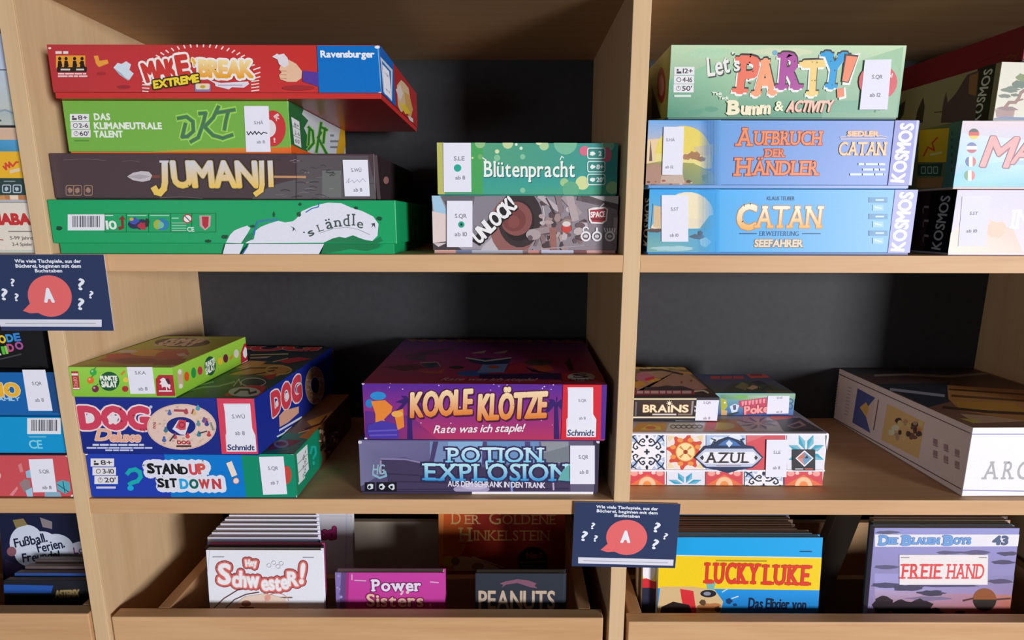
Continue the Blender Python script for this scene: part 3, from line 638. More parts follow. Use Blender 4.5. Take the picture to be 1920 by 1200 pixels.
def art_auf(F):
    f = F['f']
    f.whole('68a2e2', ('x', '5aa2e4', '8c9ede'))
    f.P([(1210, 226), (1352, 226), (1346, 290), (1208, 300)], ['7cb2ea', '58a0e4', '6ca6e2', 'e8c8a8']); f.P([(1210, 262), (1260, 258), (1262, 300), (1208, 310)], 'efcfa4'); f.E(1281, 288, 52, 52, 'ead462', a0=180, a1=360); f.P([(1230, 288), (1338, 286), (1334, 316), (1225, 316)], 'ecdc8c'); f.P([(1300, 276), (1350, 268), (1352, 290), (1310, 292)], 'd8c494')
    f.P([(1207, 308), (1240, 302), (1300, 306), (1342, 326), (1346, 346), (1206, 348)], ['9a8c58', 'b0a868', 'a4a45c', '7c9858', '7c9a70', '8c7060']); f.P([(1208, 312), (1230, 306), (1262, 326), (1290, 342), (1292, 348), (1206, 348)], 'b48a78'); f.P([(1240, 330), (1280, 326), (1284, 344), (1238, 344)], 'c8b0a0')
    f.P([(1217, 302), (1220, 262), (1223, 302)], '6a5a58'); blotch(f, 1288, 294, 8, 6, 'b08058', 3); blotch(f, 1302, 292, 12, 8, 'a87850', 4); blotch(f, 1314, 298, 8, 5, '98704c', 5); blotch(f, 1330, 334, 14, 8, '66844e', 6); scatter(f, 14, 1210, 338, 1300, 347, 1.5, 4, ['a85a4a', '6a4a40', 'd8b8a8'], 5, .6)
    fade(f, 1312, 1353, 222, 350, '64a2e2')
    o = [(1.6, 'b04c3c')]; c = 'f0905c'
    f.T('A', 1397, 257, 27, 33, c, ol=o, b=.02, slab=.11); f.T('UFBRUCH', 1478, 259, 126, 25, c, ol=o, b=.02, slab=.09, gap=.05)
    f.T('DER', 1453, 287, 36, 14, c, ol=o, b=.03, slab=.1); f.T('H', 1395, 313, 28, 33, c, ol=o, b=.02, slab=.11); f.T('ÄNDLER', 1474, 315, 122, 26, c, ol=o, b=.02, slab=.09, gap=.05)
    f.T('SIEDLER', 1618, 251, 58, 9, 'f0c8a4', b=.12, ol=[(1, 'c89078')], slab=.04); f.L([(1575, 257), (1590, 255)], 1.5, 'e8c0a0'); f.L([(1648, 254), (1662, 257)], 1.5, 'e8c0a0'); f.L([(1576, 261), (1660, 260)], 1.4, 'e8d0c0')
    f.T('CATAN', 1617, 279, 88, 24, 'f8d4a8', ol=[(1.0, 'd89868')], b=.0, slab=.08, gap=.06)
    for y, w in ((308, 50), (318, 42), (327, 66)): lines(f, 1659 - w, 1659, [y], 4, 'd8e4f8', int(y))
    f.P([(1678, 226), (1722, 226), (1708, 348), (1664, 348)], '9294d6'); f.T('KOSMOS', 1691, 287, 108, 24, 'f6f4fc', ang=87, b=.1, gap=.09); f.P([(1718, 226), (1722, 226), (1708, 348), (1703, 348)], 'c4c8f0')
game(0.1455, 0.4362, -0.002, ZM + .07245, 0.0708, 0.292, 'pale blue game box with orange title and sunset scene, middle of the right stack', cf='68a2e2', cs='2c3444', ct='4a80b4', edge='b8d0f0', tray='68a6e0', lip=0.0036, inset=0.003, art=art_auf, trayart=tray_b('60a4e4', 'a8b0e4'),
     stickers=[(q4(1244, 238, 1282, 328, -3), [('S.HÄ', 1257, 262, 16, 5.5), ('ab 12', 1255, 313, 15, 5)])])

def art_party(F):
    f = F['f']
    f.whole('9cc4a4', ('5f9c84', 'c4dcb6'))
    f.P([(1254, 150), (1330, 120), (1420, 130), (1360, 222), (1250, 222)], ['86bc9c', '9ccaa4', 'b0d4ae', '78ac90', '4f9078']); f.P([(1560, 130), (1694, 88), (1680, 222), (1540, 222)], ['a8c8a8', '9cc49c', '8cb094', '7cac92'])
    blotch(f, 1330, 100, 40, 10, 'b4d8b4', 3); blotch(f, 1470, 98, 60, 8, 'd4dcb8', 4); blotch(f, 1650, 130, 30, 22, '9ac49c', 6); blotch(f, 1600, 200, 60, 14, '7cae94', 7); scatter(f, 8, 1300, 200, 1480, 216, 6, 14, ['6ca48a', '64a086'], 4, .4); f.L([(1640, 210), (1652, 180), (1648, 206), (1664, 176)], 3, '4a8060'); f.E(1453, 99, 5, 5, '78b4d0')
    agebox(f, 1264, 125, 1302, 174, ['12+', '4-16', "50'"], -.8); f.L([(1265, 180), (1294, 180)], 4, 'e0ece4')
    f.T('Let', 1346, 122, 40, 34, 'f0ece8', ang=8, b=.06, jit=5, drop=(2.5, 2.5, '4c504c'))
    spec = (('P', 1407, 141, 42, 66, 'f07860', -2), ('A', 1436, 145, 40, 64, 'fba67a', 3), ('R', 1484, 134, 40, 64, 'b04a9e', 0), ('T', 1526, 147, 42, 62, 'f4d284', 2), ('Y', 1564, 133, 44, 64, '189edc', -3))
    for ch, x, y, w, h, c, a in spec:
        f.T(ch, x - 2.5, y + 3.5, w, h, 'f0f0ea', ang=a, b=.12, slab=.13); f.T(ch, x + 1, y - 3, w, h, '3a2f34', ang=a, b=.12, slab=.13); f.T(ch, x, y, w, h, c, ang=a, b=.1, slab=.13)
    for k in range(4): scatter(f, 4, (1398, 1476, 1520, 1556)[k], 115, (1416, 1494, 1532, 1572)[k], 160, .8, 1.5, ['8a4a50', '6a2a60', 'a88a40', '0a5a8a'][k:k + 1], k)
    f.T("'", 1372, 104, 3, 10, 'f0ece8', ang=-14, b=.1, drop=(2, 2, '4c504c')); f.T('s', 1381, 121, 10, 24, 'f0ece8', ang=4, b=.06, drop=(2.5, 2.5, '4c504c'))
    f.P([(1586, 104), (1612, 100), (1592, 160), (1578, 160)], 'f4f0ea'); f.P([(1583, 101), (1609, 104), (1590, 156), (1577, 154)], '3a2f34'); f.P([(1586, 105), (1607, 107), (1589, 154), (1578, 152)], 'f08a66'); f.P([(1570, 168), (1584, 164), (1586, 184), (1572, 188)], 'f4f0ea'); f.P([(1568, 167), (1581, 165), (1582, 181), (1569, 184)], 'f08a66')
    for x, y in ((1344, 176), (1356, 184)): f.T('Tick' if x < 1350 else 'Tack', x, y, 18, 5, 'eef2e4', b=.2)
    f.T('B', 1376, 202, 22, 24, 'faeccb', b=.16, slab=.1, drop=(1.5, 1.5, '6a8a70')); f.T('umm', 1417, 203, 54, 22, 'faeccb', b=.14, slab=.06, drop=(1.5, 1.5, '6a8a70'), jit=4)
    f.T('&', 1460, 199, 15, 17, 'f0f0d0', b=.1); f.T('ACTIVITY', 1518, 200, 84, 20, 'f8c8b4', b=.1, sh=.25, jit=4, drop=(1.5, 1.5, 'a07868'))
    f.E(1645, 154, 36, 34, 'd4505c'); f.T('e!', 1668, 142, 8, 7, 'f4d8d8', b=.1)
    f = F['l']; f.whole('98984c'); f.E(1240, 160, 8, 34, '8a3028'); f.E(1240, 160, 5, 20, 'b0786a'); f.P([(1222, 222), (1222, 160), (1240, 222)], '342c28')
game(0.1640, 0.4085, -0.008, ZM + .1435, 0.0728, 0.25, 'pale green party game box with big multicoloured letters, top of the right stack', cf='9cc4a4', cs='98984c', ct='7c9c7c', edge='dce8cc', tray='5a7a68', art=art_party,
     stickers=[([(1620, 113), (1670, 112), (1662, 206), (1610, 206)], [('S.QR', 1645, 144, 20, 7), ('ab 12', 1641, 178, 20, 7)])])

# ================================================================ far right stack
def art_imh(F):
    f = F['f']; f.whole('cfc8e4', ('d8cce0', 'c4c0e8')); f.P([(1778, 440), (1830, 400), (1900, 430), (1920, 478), (1778, 478)], ['e8d0c4', 'e4c8c0', 'e0b8ac', 'e6c4b8', 'ecd8cc']); blotch(f, 1868, 430, 18, 16, 'e8b8a0', 3)
    f.T('IM', 1916, 411, 36, 34, 'f6f2fa', b=.03, slab=.07)
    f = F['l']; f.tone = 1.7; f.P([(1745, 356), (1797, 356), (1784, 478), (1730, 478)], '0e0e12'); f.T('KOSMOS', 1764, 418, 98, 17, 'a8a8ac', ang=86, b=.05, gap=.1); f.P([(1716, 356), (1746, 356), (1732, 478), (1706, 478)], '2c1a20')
    for y in (390, 416, 444): f.T('1', 1737, y - 2, 4, 9, '8a7478', ang=86); f.L([(1731, y), (1731, y + 10)], 1.4, '7a6468')
game(0.4955, 0.772, 0.010, ZM, 0.0722, 0.285, 'pale lilac game box with black end panel, bottom of the far right stack', cf='cfc8e4', cs='16141a', ct='a8a0b8', edge='ece8f4', tray='d8d0e0', lip=0.0024, art=art_imh,
     stickers=[([(1804, 368), (1857, 367), (1848, 462), (1796, 462)], [('S.ST', 1826, 400, 15, 5.5), ('ab 10', 1822, 433, 20, 5.5)])])
def art_ma(F):
    f = F['f']; f.whole('a8cce8', ('7cc0ec', 'dcc8d0')); f.P([(1790, 330), (1830, 300), (1920, 310), (1920, 352), (1788, 352)], ['7cc4f0', '9cd0f0', 'b0d4f0', '74bcec', '80c8f0']); f.P([(1802, 250), (1920, 262), (1920, 300), (1795, 310)], ['c8d4ec', 'd0d8f0', 'c8dcf4', '9cd0f2'])
    for (x, y), cs in zip(((1826, 251), (1822, 277), (1820, 303), (1818, 329)), (('3a3a3c', 'c83830', 'e8c040'), ('5a68a8', 'e8e4ec', 'b85060'), ('4a5aa0', 'f0f0f4', 'c86060'), ('5a9a68', 'f0f0f0', 'd07068'))):
        if y < 290:
            f.E(x, y, 10, 10, cs[1]); f.E(x, y, 10, 10, cs[0], a0=200, a1=340); f.E(x, y, 10, 10, cs[2], a0=20, a1=160)
        else:
            f.E(x, y, 10, 10, cs[1]); f.E(x, y, 10, 10, cs[0], a0=110, a1=250); f.E(x, y, 10, 10, cs[2], a0=-70, a1=70)
    f.T('M', 1874, 285, 52, 54, 'e49c9c', ang=-2, b=.06, sh=.18, ol=[(1.4, '8a4c58')], drop=(2, 2, '9a7080')); f.T('A', 1922, 284, 40, 44, 'e49c9c', b=.05, sh=.18, ol=[(1.4, '8a4c58')], drop=(2, 2, '9a7080'))
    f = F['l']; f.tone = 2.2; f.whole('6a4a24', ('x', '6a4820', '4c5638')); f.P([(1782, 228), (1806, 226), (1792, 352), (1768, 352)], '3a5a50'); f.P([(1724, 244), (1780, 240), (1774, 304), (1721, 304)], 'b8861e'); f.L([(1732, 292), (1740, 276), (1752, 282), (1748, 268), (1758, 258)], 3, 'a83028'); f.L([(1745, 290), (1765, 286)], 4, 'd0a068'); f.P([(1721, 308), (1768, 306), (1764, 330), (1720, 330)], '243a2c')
    for x in (1731, 1743, 1754): f.RR(x - 4, 312, x + 5, 326, 2, '7c8c74'); f.RR(x - 2.6, 314, x + 3.6, 324, 1, '2c4034')
    f.P([(1720, 334), (1770, 332), (1764, 352), (1719, 352)], '7c5630'); lines(f, 1783, 1787, [250, 262, 276, 290, 304, 318], 6, '2a463c')
game(0.4828, 0.765, 0.0, ZM + .07245, 0.0712, 0.225, 'sky blue and pink game box with flag dots, middle of the far right stack', cf='a8cce8', cs='6a4a24', ct='988878', edge='ece4dc', tray='d8b8a8', lip=0.002, art=art_ma)
def art_bon(F):
    f = F['f']; f.whole('d8d4c4'); f.P([(1866, 205), (1904, 202), (1900, 220), (1868, 220)], 'a48484'); f.P([(1866, 203), (1878, 200), (1898, 200), (1910, 206), (1890, 208)], '8c7478')
    f.L([(1884, 202), (1892, 192), (1904, 192), (1910, 184), (1914, 174), (1925, 166)], 6, '94706c'); f.L([(1906, 190), (1918, 186)], 3, '94706c')
    for x, y, a, b_, c, s in ((1884, 180, 12, 4, '75796c', 1), (1895, 168, 16, 6, '6f7c70', 2), (1912, 158, 14, 8, '647468', 3), (1918, 146, 12, 8, '7c8a5c', 4), (1902, 178, 8, 3, '75796c', 5)): blotch(f, x, y, a, b_, c, s)
    f.P([(1850, 224), (1880, 219), (1925, 220), (1925, 230), (1850, 230)], '6c88b0'); f.L([(1867, 122), (1851, 226)], 3, 'c0dcc8')
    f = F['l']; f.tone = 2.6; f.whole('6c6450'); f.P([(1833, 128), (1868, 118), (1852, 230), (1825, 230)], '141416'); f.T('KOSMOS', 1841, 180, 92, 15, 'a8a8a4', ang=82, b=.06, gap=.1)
    f.P([(1814, 140), (1836, 132), (1828, 230), (1764, 230), (1768, 196), (1774, 172), (1777, 192), (1790, 178)], '3e2e34'); f.P([(1818, 142), (1834, 136), (1830, 180), (1816, 176)], '6a4a34'); f.L([(1752, 211), (1768, 209)], 2, '3a2c2c')
    f.P([(1716, 230), (1720, 208), (1731, 182), (1734, 200), (1730, 230)], '2e2620'); f.P([(1684, 230), (1684, 200), (1698, 188), (1694, 215)], '2a241e')
game(0.5160, 0.765, 0.010, ZM + .1439, 0.0590, 0.195, 'cream game box with a bonsai tree and black strip, on the far right stack', cf='d8d4c4', cs='c4bca4', ct='9c947c', edge='c0dcc8', tray='b0a898', art=art_bon, yaw=4.0)
def art_dkr(F):
    f = F['l']; f.L([(1888, 108), (1895, 103), (1904, 105), (1910, 100)], 2.5, '8a4a20'); f.L([(1894, 112), (1902, 104), (1906, 112)], 2, '8a4a20'); f.L([(1830, 120), (1878, 100)], 1.4, '6a2028')
game(0.536, 0.78, 0.006, ZM + .2031, 0.036, 0.25, 'dark wine red game box lying on the cream bonsai box', cf='8c2430', cs='8a2430', ct='5a1420', edge='7a2c34', tray='4a1018', art=art_dkr, yaw=3.0)
# ================================================================ lower left stack
def art_stand(F):
    f = F['f']
    f.P([(155, 848), (307, 848), (322, 936), (170, 936)], '2240b4'); f.P([(307, 848), (452, 848), (462, 936), (322, 936)], '087cd4'); f.P([(452, 848), (556, 848), (566, 936), (462, 936)], '0f8f6c')
    agebox(f, 170, 859, 214, 908, ['8+', '3-10', "20'"], 3.6); f.L([(182, 914), (216, 914)], 4, 'd8d8f0')
    f.L([(239, 888), (244, 882), (254, 880), (262, 885), (264, 894), (258, 902), (248, 905), (243, 908)], 8, '18b0b8'); f.E(245, 915, 6, 5, '18b0e0')
    bl = 'e8e8f6'
    f.T('STANDUP', 332, 879, 112, 20, bl, b=.75, jit=3, gap=.09); f.T('SITDOWN', 358, 907, 116, 19, bl, b=.75, jit=3, gap=.09)
    f.P([(280, 870), (390, 868), (392, 890), (300, 892)], bl); f.P([(298, 894), (418, 896), (416, 918), (302, 918)], bl)
    for ch, x, y, w, h, c in (('S', 283, 878, 12, 17, '18181c'), ('T', 298, 881, 13, 15, '18181c'), ('A', 313, 879, 16, 18, '18181c'), ('N', 330, 879, 15, 17, '18181c'), ('D', 346, 882, 13, 13, '18181c'), ('U', 363, 880, 14, 18, 'd84a58'), ('P', 379, 879, 13, 18, 'd85a50'),
                              ('S', 302, 905, 11, 15, '18181c'), ('I', 314, 907, 5, 14, '18181c'), ('T', 326, 905, 12, 15, '18181c'), ('D', 346, 907, 15, 17, '28a8e8'), ('O', 364, 907, 15, 16, '0e6a60'), ('W', 384, 907, 19, 16, 'c84a50'), ('N', 407, 907, 15, 17, 'c8404c')): f.T(ch, x, y, w, h, c, b=.14, slab=.07 if ch in 'TANIDPW' else 0)
    f.L([(431, 869), (439, 889)], 11, 'f6e4d4'); f.E(443, 901, 5.5, 5.5, 'f8dcd4'); f.ring(443, 901, 5.5, 5.5, 1, 'e08060', 12); f.E(538, 890, 9, 17, 'c84a40')
    f.E(548, 849, 4, 3, 'e8f0ec'); f.E(559, 930, 3, 3, 'e8f0ec'); f.E(162, 850, 4, 3, 'e8f0f4')
    f = F['r']; f.whole('0f8a66'); f.P([(598, 780), (600, 840), (604, 860), (600, 880), (606, 930), (680, 860), (690, 700)], '6e4a2c'); f.P([(556, 852), (576, 833), (579, 880), (561, 906)], 'e8eef0'); f.P([(559, 905), (572, 892), (572, 896), (560, 909)], 'e0ece8')
    for k, t in enumerate(('8+', '3-10', "20'")): f.T(t, 571, 852 + k * 17, 8, 8, '444', ang=30)
    for k in (1, 2): f.L([(558, 852 + k * 18), (578, 833 + k * 17)], 1, '888')
    f.L([(582, 850), (585, 838), (591, 838), (592, 850), (587, 860)], 4, '20b4a8'); f.E(588, 868, 2.4, 4, '20b4a8')
    rn = random.Random(9)
    for k in range(34): blotch(f, rn.uniform(598, 632), rn.uniform(798, 850), rn.uniform(1.2, 4), rn.uniform(2, 5), rn.choice(['2a1a14', '3a2418', 'd0a888', '1c1410']), k, 8)
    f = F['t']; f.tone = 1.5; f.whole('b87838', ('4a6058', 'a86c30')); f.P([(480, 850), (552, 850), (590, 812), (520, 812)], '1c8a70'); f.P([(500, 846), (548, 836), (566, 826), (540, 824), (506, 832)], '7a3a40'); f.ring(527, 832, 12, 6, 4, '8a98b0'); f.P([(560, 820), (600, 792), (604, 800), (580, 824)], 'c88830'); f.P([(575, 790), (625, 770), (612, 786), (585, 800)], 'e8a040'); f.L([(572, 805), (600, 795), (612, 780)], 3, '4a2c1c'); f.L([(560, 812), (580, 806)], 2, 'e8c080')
game(-0.5145, -0.2628, 0.003, ZL, 0.0572, 0.252, 'royal blue to green party game box with question mark, bottom of the lower left stack', cf='0f8a6c', cs='8a5c38', ct='c47e38', edge='48b0a0', tray='143080', lip=0.001, art=art_stand,
     stickers=[([(486, 856), (532, 855), (539, 926), (494, 927)], [('S.QR', 512, 878, 19, 6.5), ('ab 7', 515, 905, 15, 6.5)])])

def dogboard(f, cx, cy, rx, ry, s=1.0, side=False):
    f.E(cx, cy, rx, ry, 'e9cabe' if not side else 'b88a60', n=36); f.ring(cx, cy, rx * .97, ry * .97, 1.2, 'd8b0a4', 36)
    rn = random.Random(8)
    for k in range(34):
        a = rn.uniform(0, 6.28); q = rn.uniform(.5, .92); blotch(f, cx + rx * q * math.cos(a), cy + ry * q * math.sin(a), 2.6 * s, 1.8, rn.choice(['d8b8a8', 'dcbcb0', 'c8a898', 'e0c890']), k, 8)
    f.E(cx - rx * .01, cy - ry * .03, rx * .42, ry * .4, '1c2a80'); f.ring(cx, cy - ry * .03, rx * .46, ry * .44, 1, 'f0dcd4', 26)
    if side: return
    f.P([(cx - 17, cy + 4), (cx - 6, cy - 13), (cx + 15, cy - 8), (cx + 7, cy + 15), (cx - 2, cy + 14)], 'e4e2f0'); f.P([(cx - 11, cy + 1), (cx - 4, cy - 14), (cx + 9, cy - 12), (cx + 8, cy + 5), (cx - 2, cy + 6)], 'd84a5c'); f.ring(cx + 1, cy - 4, 5, 5, 1.6, '8a2838', 12)
    for x, y, c in ((-22, -28, '5a70b0'), (9, -30, 'b84858'), (24, -28, 'd8b878'), (31, -37, '48a0b8'), (32, -8, '6a98a0'), (33, 12, '3a8aa0'), (-29, 4, '3a7a90'), (-12, 16, 'c05060'), (12, 15, 'd84858'), (52, 12, 'c84848'), (-32, 22, '5068b0'), (43, -14, '5a5aa8'), (47, -12, 'c05050'), (48, -8, '40489a')):
        f.E(cx + x, cy + y + 3, 4, 3.4, c); f.E(cx + x, cy + y - 1.4, 2.3, 3, c)
    f.L([(cx - 12, cy - 31), (cx + 11, cy - 30)], 4, 'b04858'); f.T('DOG', cx + 5, cy + 29, 24, 6, 'b83848', b=.16); f.L([(cx - 8, cy + 36), (cx + 18, cy + 36)], 3, '4a2c30'); f.T('DOG', cx - 50, cy - 3, 12, 4, 'b84858', ang=80, b=.1); f.L([(cx - 21, cy + 26), (cx - 12, cy + 14)], 2.4, '3a3a5a'); f.L([(cx + 34, cy + 12), (cx + 48, cy + 8)], 2, '3a3a4a'); f.L([(cx + 20, cy - 25), (cx + 23, cy - 33)], 2, 'a04848'); f.T('DOG', cx + 58, cy - 1, 14, 4, '6a8a70', ang=-75, b=.1)
def art_dog(F):
    f = F['f']; f.whole('1b2c8a', ('1a2a86', '1d2f8e'))
    f.T('DOG', 214.5, 784, 128, 38, 'd64460', b=.2, gap=.1, ol=[(3, 'f2d8dc'), (1.2, 'f6ecf0')], drop=(0, 1, 'c07088'))
    f.E(169, 784, 8, 9, 'f0e4ea'); f.E(212, 786, 9, 8, 'f0e4ea')
    for a in range(5): f.E(212 + 8 * math.cos(a * 1.26 - 1.57), 785 + 9 * math.sin(a * 1.26 - 1.57), 3.4, 3.6, 'f0e4ea')
    f.E(283, 763, 3, 3, 'b8c8e8')
    f.T('D', 195, 815, 26, 20, 'f0b49c', b=.1, sh=.3, ol=[(1, 'f4d8c8')]); f.T('eluxe', 236, 819, 56, 17, 'eeb09a', b=.12, sh=.3, ol=[(1, 'f4d8c8')], gap=.04)
    lines(f, 174, 272, [834], 3.6, 'd8dcf0', 3); lines(f, 163, 286, [839.5], 3, 'd0d4f0', 5); lines(f, 198, 250, [844], 3, 'd0d4f0', 7)
    dogboard(f, 341, 800, 65, 43)
    f.P([(407, 742), (482, 742), (489, 850), (417, 850)], 'de4460'); f.P([(478, 742), (483, 742), (490, 850), (485, 850)], '2a3aa0')
    f.P([(420, 756), (470, 756), (474, 802), (480, 816), (482, 846), (426, 846), (424, 816), (427, 803)], 'eceaf6'); f.T('Schmidt', 453, 838, 50, 10, '2a3868', b=.08, sh=.1)
    f = F['r']; f.whole('1d2f94')
    for ch, x, y, w, h in (('D', 518, 754, 15, 40), ('O', 537, 742, 16, 42), ('G', 556, 730, 16, 42)): f.T(ch, x, y, w, h, 'd84050', b=.2, ang=0, ol=[(3, 'f2dce0')])
    f.E(519, 757, 3, 6, 'f0e4ea'); f.E(538, 743, 4, 7, 'f0e4ea')
    f.P([(523, 780), (532, 770), (560, 762), (560, 774), (540, 792), (524, 801)], 'dca48c'); f.P([(523, 805), (566, 780), (566, 784), (523, 809)], 'd8e0f0'); f.P([(534, 807), (553, 796), (553, 799), (532, 812)], 'd8e0f0'); f.P([(518, 818), (540, 806), (538, 811), (520, 820)], 'd8e0f0')
    dogboard(f, 590, 723, 18, 36, side=True); f.E(592, 726, 5, 12, '3a2c30'); f.P([(622, 656), (642, 645), (642, 740), (630, 735)], 'b02838'); f.P([(632, 680), (640, 676), (640, 710), (632, 720)], '4a2430'); scatter(f, 10, 632, 684, 640, 712, .8, 2, ['c8a090', 'a88070'], 3)
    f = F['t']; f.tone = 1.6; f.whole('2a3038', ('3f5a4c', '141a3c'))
    f.P([(300, 743), (345, 712), (420, 690), (470, 690), (520, 700), (460, 728), (410, 743)], ['3c5848', '4a6450', '6a6a4c', '54604c', '505048', '40584c', '3a5648']); f.L([(330, 738), (380, 726), (410, 724), (440, 716)], 3, '84a084'); f.L([(350, 728), (400, 716)], 2, '9cb49c')
    f.P([(430, 703), (470, 682), (530, 684), (548, 692), (520, 706), (470, 702)], 'b88444'); f.P([(440, 690), (468, 676), (500, 678), (480, 690)], 'c0905c'); f.L([(430, 700), (470, 690), (520, 690)], 2, '3a2418'); f.L([(450, 706), (490, 700), (515, 694)], 2, '4a3020'); f.ring(522, 694, 24, 8, 2.4, 'd0a468', 20); f.P([(493, 706), (520, 700), (512, 711), (496, 712)], 'a83030')
    f.P([(436, 724), (447, 711), (500, 708), (500, 720), (482, 726)], '3a4048'); f.L([(438, 724), (448, 711), (452, 722)], 2, 'd8b098'); f.ring(475, 717, 23, 8, 1.6, 'b8b0a8', 20)
    f.P([(418, 743), (438, 728), (470, 722), (500, 724), (488, 743)], 'c83c44'); f.E(458, 735, 30, 9, 'dcccc4'); f.L([(440, 738), (450, 731), (466, 731), (468, 738), (480, 735)], 4, '3a3034')
    for ch, x, y, w in (('D', 440, 653, 56), ('O', 505, 652, 58), ('G', 567, 652, 64)): f.T(ch, x, y, w, 10, 'c03442', b=.16, ol=[(1.6, 'd8c0bc')])
    f.L([(470, 666), (540, 664)], 2, 'd8b888'); f.P([(468, 670), (510, 668), (500, 672), (470, 673)], 'a89c9c'); f.P([(520, 678), (545, 672), (560, 670), (586, 673), (562, 678), (540, 682)], 'b43440'); f.L([(512, 679), (540, 672)], 1.4, 'c8b0a8')
game(-0.5160, -0.3018, -0.001, ZL + .05745, 0.0716, 0.289, 'dark blue game box with red three letter title and round printed board', cf='1b2c8a', cs='1a2a80', ct='2a3038', edge='4a5cb0', tray='142060', lip=0.0008, art=art_dog, yaw=-1.2,
     stickers=[([(422, 758), (468, 758), (477, 832), (427, 832)], [('S.WÜ', 447, 781, 24, 7), ('ab 8', 450, 812, 18, 7)])])

VEG = [('3cae4a', 175, 698), ('e87a28', 170, 713), ('7a2c48', 179, 729)]
def art_pun(F):
    f = F['f']; f.whole('8ecc42', ('8cc83e', '9cd850')); f.P([(126, 683), (326, 684), (326, 687), (126, 687)], 'd4ecb0')
    f.P([(133, 696), (147, 696), (150, 731), (137, 731)], 'c03a40'); f.P([(134, 700), (146, 700), (146.6, 704), (134.6, 704)], 'f0e8e4'); f.P([(137, 727), (149, 727), (149.4, 730), (137.4, 730)], 'f0e8e4'); f.T('3x10', 141.5, 716, 18, 7, 'd8908c', ang=86, b=.1)
    for c, x, y in VEG: f.E(x, y, 6.5, 6.5, c); f.E(x - 2, y - 2, 2, 2, mix(c, 'fff', .4)); f.L([(x + 2, y - 6), (x + 5, y - 9)], 1.4, '3a6a28')
    f.E(205, 715, 19, 18, '1f5a38'); f.T('PUNKTE', 204, 709, 31, 8, 'f0f4e8', b=.16); f.T('SALAT', 205, 720.5, 28, 10, 'f0f4e8', b=.16)
    f.P([(226, 702), (233, 694), (236, 697), (229, 704)], 'd88a38'); f.E(236, 712, 5, 5, 'e8d048'); f.E(235, 729, 6, 5.5, 'b83038')
    f.P([(292, 711), (298, 703), (326, 703), (331, 742), (294, 742)], 'b82c3c'); f.P([(300, 712), (306, 708), (312, 711), (315, 718), (320, 722), (319, 730), (315, 726), (308, 725), (304, 727), (303, 721), (299, 720), (303, 716)], 'f0e8ec'); f.P([(310, 711), (316, 709), (320, 718), (316, 721)], '4a2830'); f.L([(312, 725), (313, 732)], 2, 'f0e8ec'); f.L([(299, 733), (322, 733)], 2.6, 'f0e0e4')
    f = F['r']; f.whole('9cd23e', ('8cc43a', 'a4d84a')); f.P([(332, 697), (342, 692), (344, 724), (335, 730)], 'd8b8a0'); f.E(337, 697, 3.4, 5, 'f0ece0'); f.E(339, 724, 3.4, 4.4, 'f0ece0')
    for c, x, y, b in (('e85a28', 350, 706, 9), ('2a9c4a', 363, 699, 10), ('c83c4c', 375, 695, 8), ('e8c438', 413, 677, 7), ('6a2440', 423, 672, 8), ('e0dcd0', 443, 663, 8)): f.E(x, y, 4.6, b, c)
    f.P([(430, 672), (436, 664), (437, 668), (432, 676)], 'd88a38'); f.E(394, 686, 10.5, 18, '1f5a38'); f.T('PUNKTE', 394, 680, 17, 9, 'f0f4e8', b=.16, ang=4); f.T('SALAT', 394, 692, 17, 11, 'f0f4e8', b=.16, ang=4)
    f.P([(451, 662), (457, 645), (468, 640), (470, 682), (452, 694)], 'b82c3c'); f.P([(455, 660), (459, 650), (463, 654), (464, 664), (460, 672), (456, 668)], 'f0e8ec'); f.L([(454, 682), (464, 676)], 2, 'f0e8ec')
    f = F['t']; f.tone = 1.3; f.whole('a8b448', ('b4a848', 'a0b04a')); f.P([(180, 676), (240, 660), (300, 654), (350, 654), (356, 664), (320, 682), (240, 683)], 'b0503c'); f.E(280, 662, 36, 6, 'e0a038'); f.E(318, 666, 26, 8, 'b83c3c'); f.E(220, 668, 22, 5, 'c04840'); f.E(255, 676, 40, 5, '8a3040'); f.E(240, 659, 20, 3, 'c8c0b8'); f.P([(330, 664), (345, 662), (352, 668), (335, 668)], 'c8b8a8'); f.P([(290, 676), (350, 672), (342, 684), (286, 684)], '9a3838')
    f.E(342, 642, 52, 9, '3c2c28'); f.T('PUNKTE', 350, 638, 70, 5, 'c8b4a8', b=.14, sh=-.2); f.T('SALAT', 332, 645, 72, 6, 'c8b4a8', b=.14, sh=-.2); f.E(324, 688, 4, 3, 'f0f4e8')
game(-0.5160, -0.3935, -0.003, ZL + .1293, 0.0370, 0.186, 'lime green small game box with little vegetables, on top of the dark blue box', cf='8ecc42', cs='90c83c', ct='b0c84c', edge='dcecc0', tray='5a8a28', lip=0.0008, art=art_pun, yaw=-1.0,
     stickers=[([(238, 688), (286, 688), (292, 738), (245, 738)], [('S.KA', 263, 699, 20, 6), ('ab 8', 268, 729, 17, 6)])])

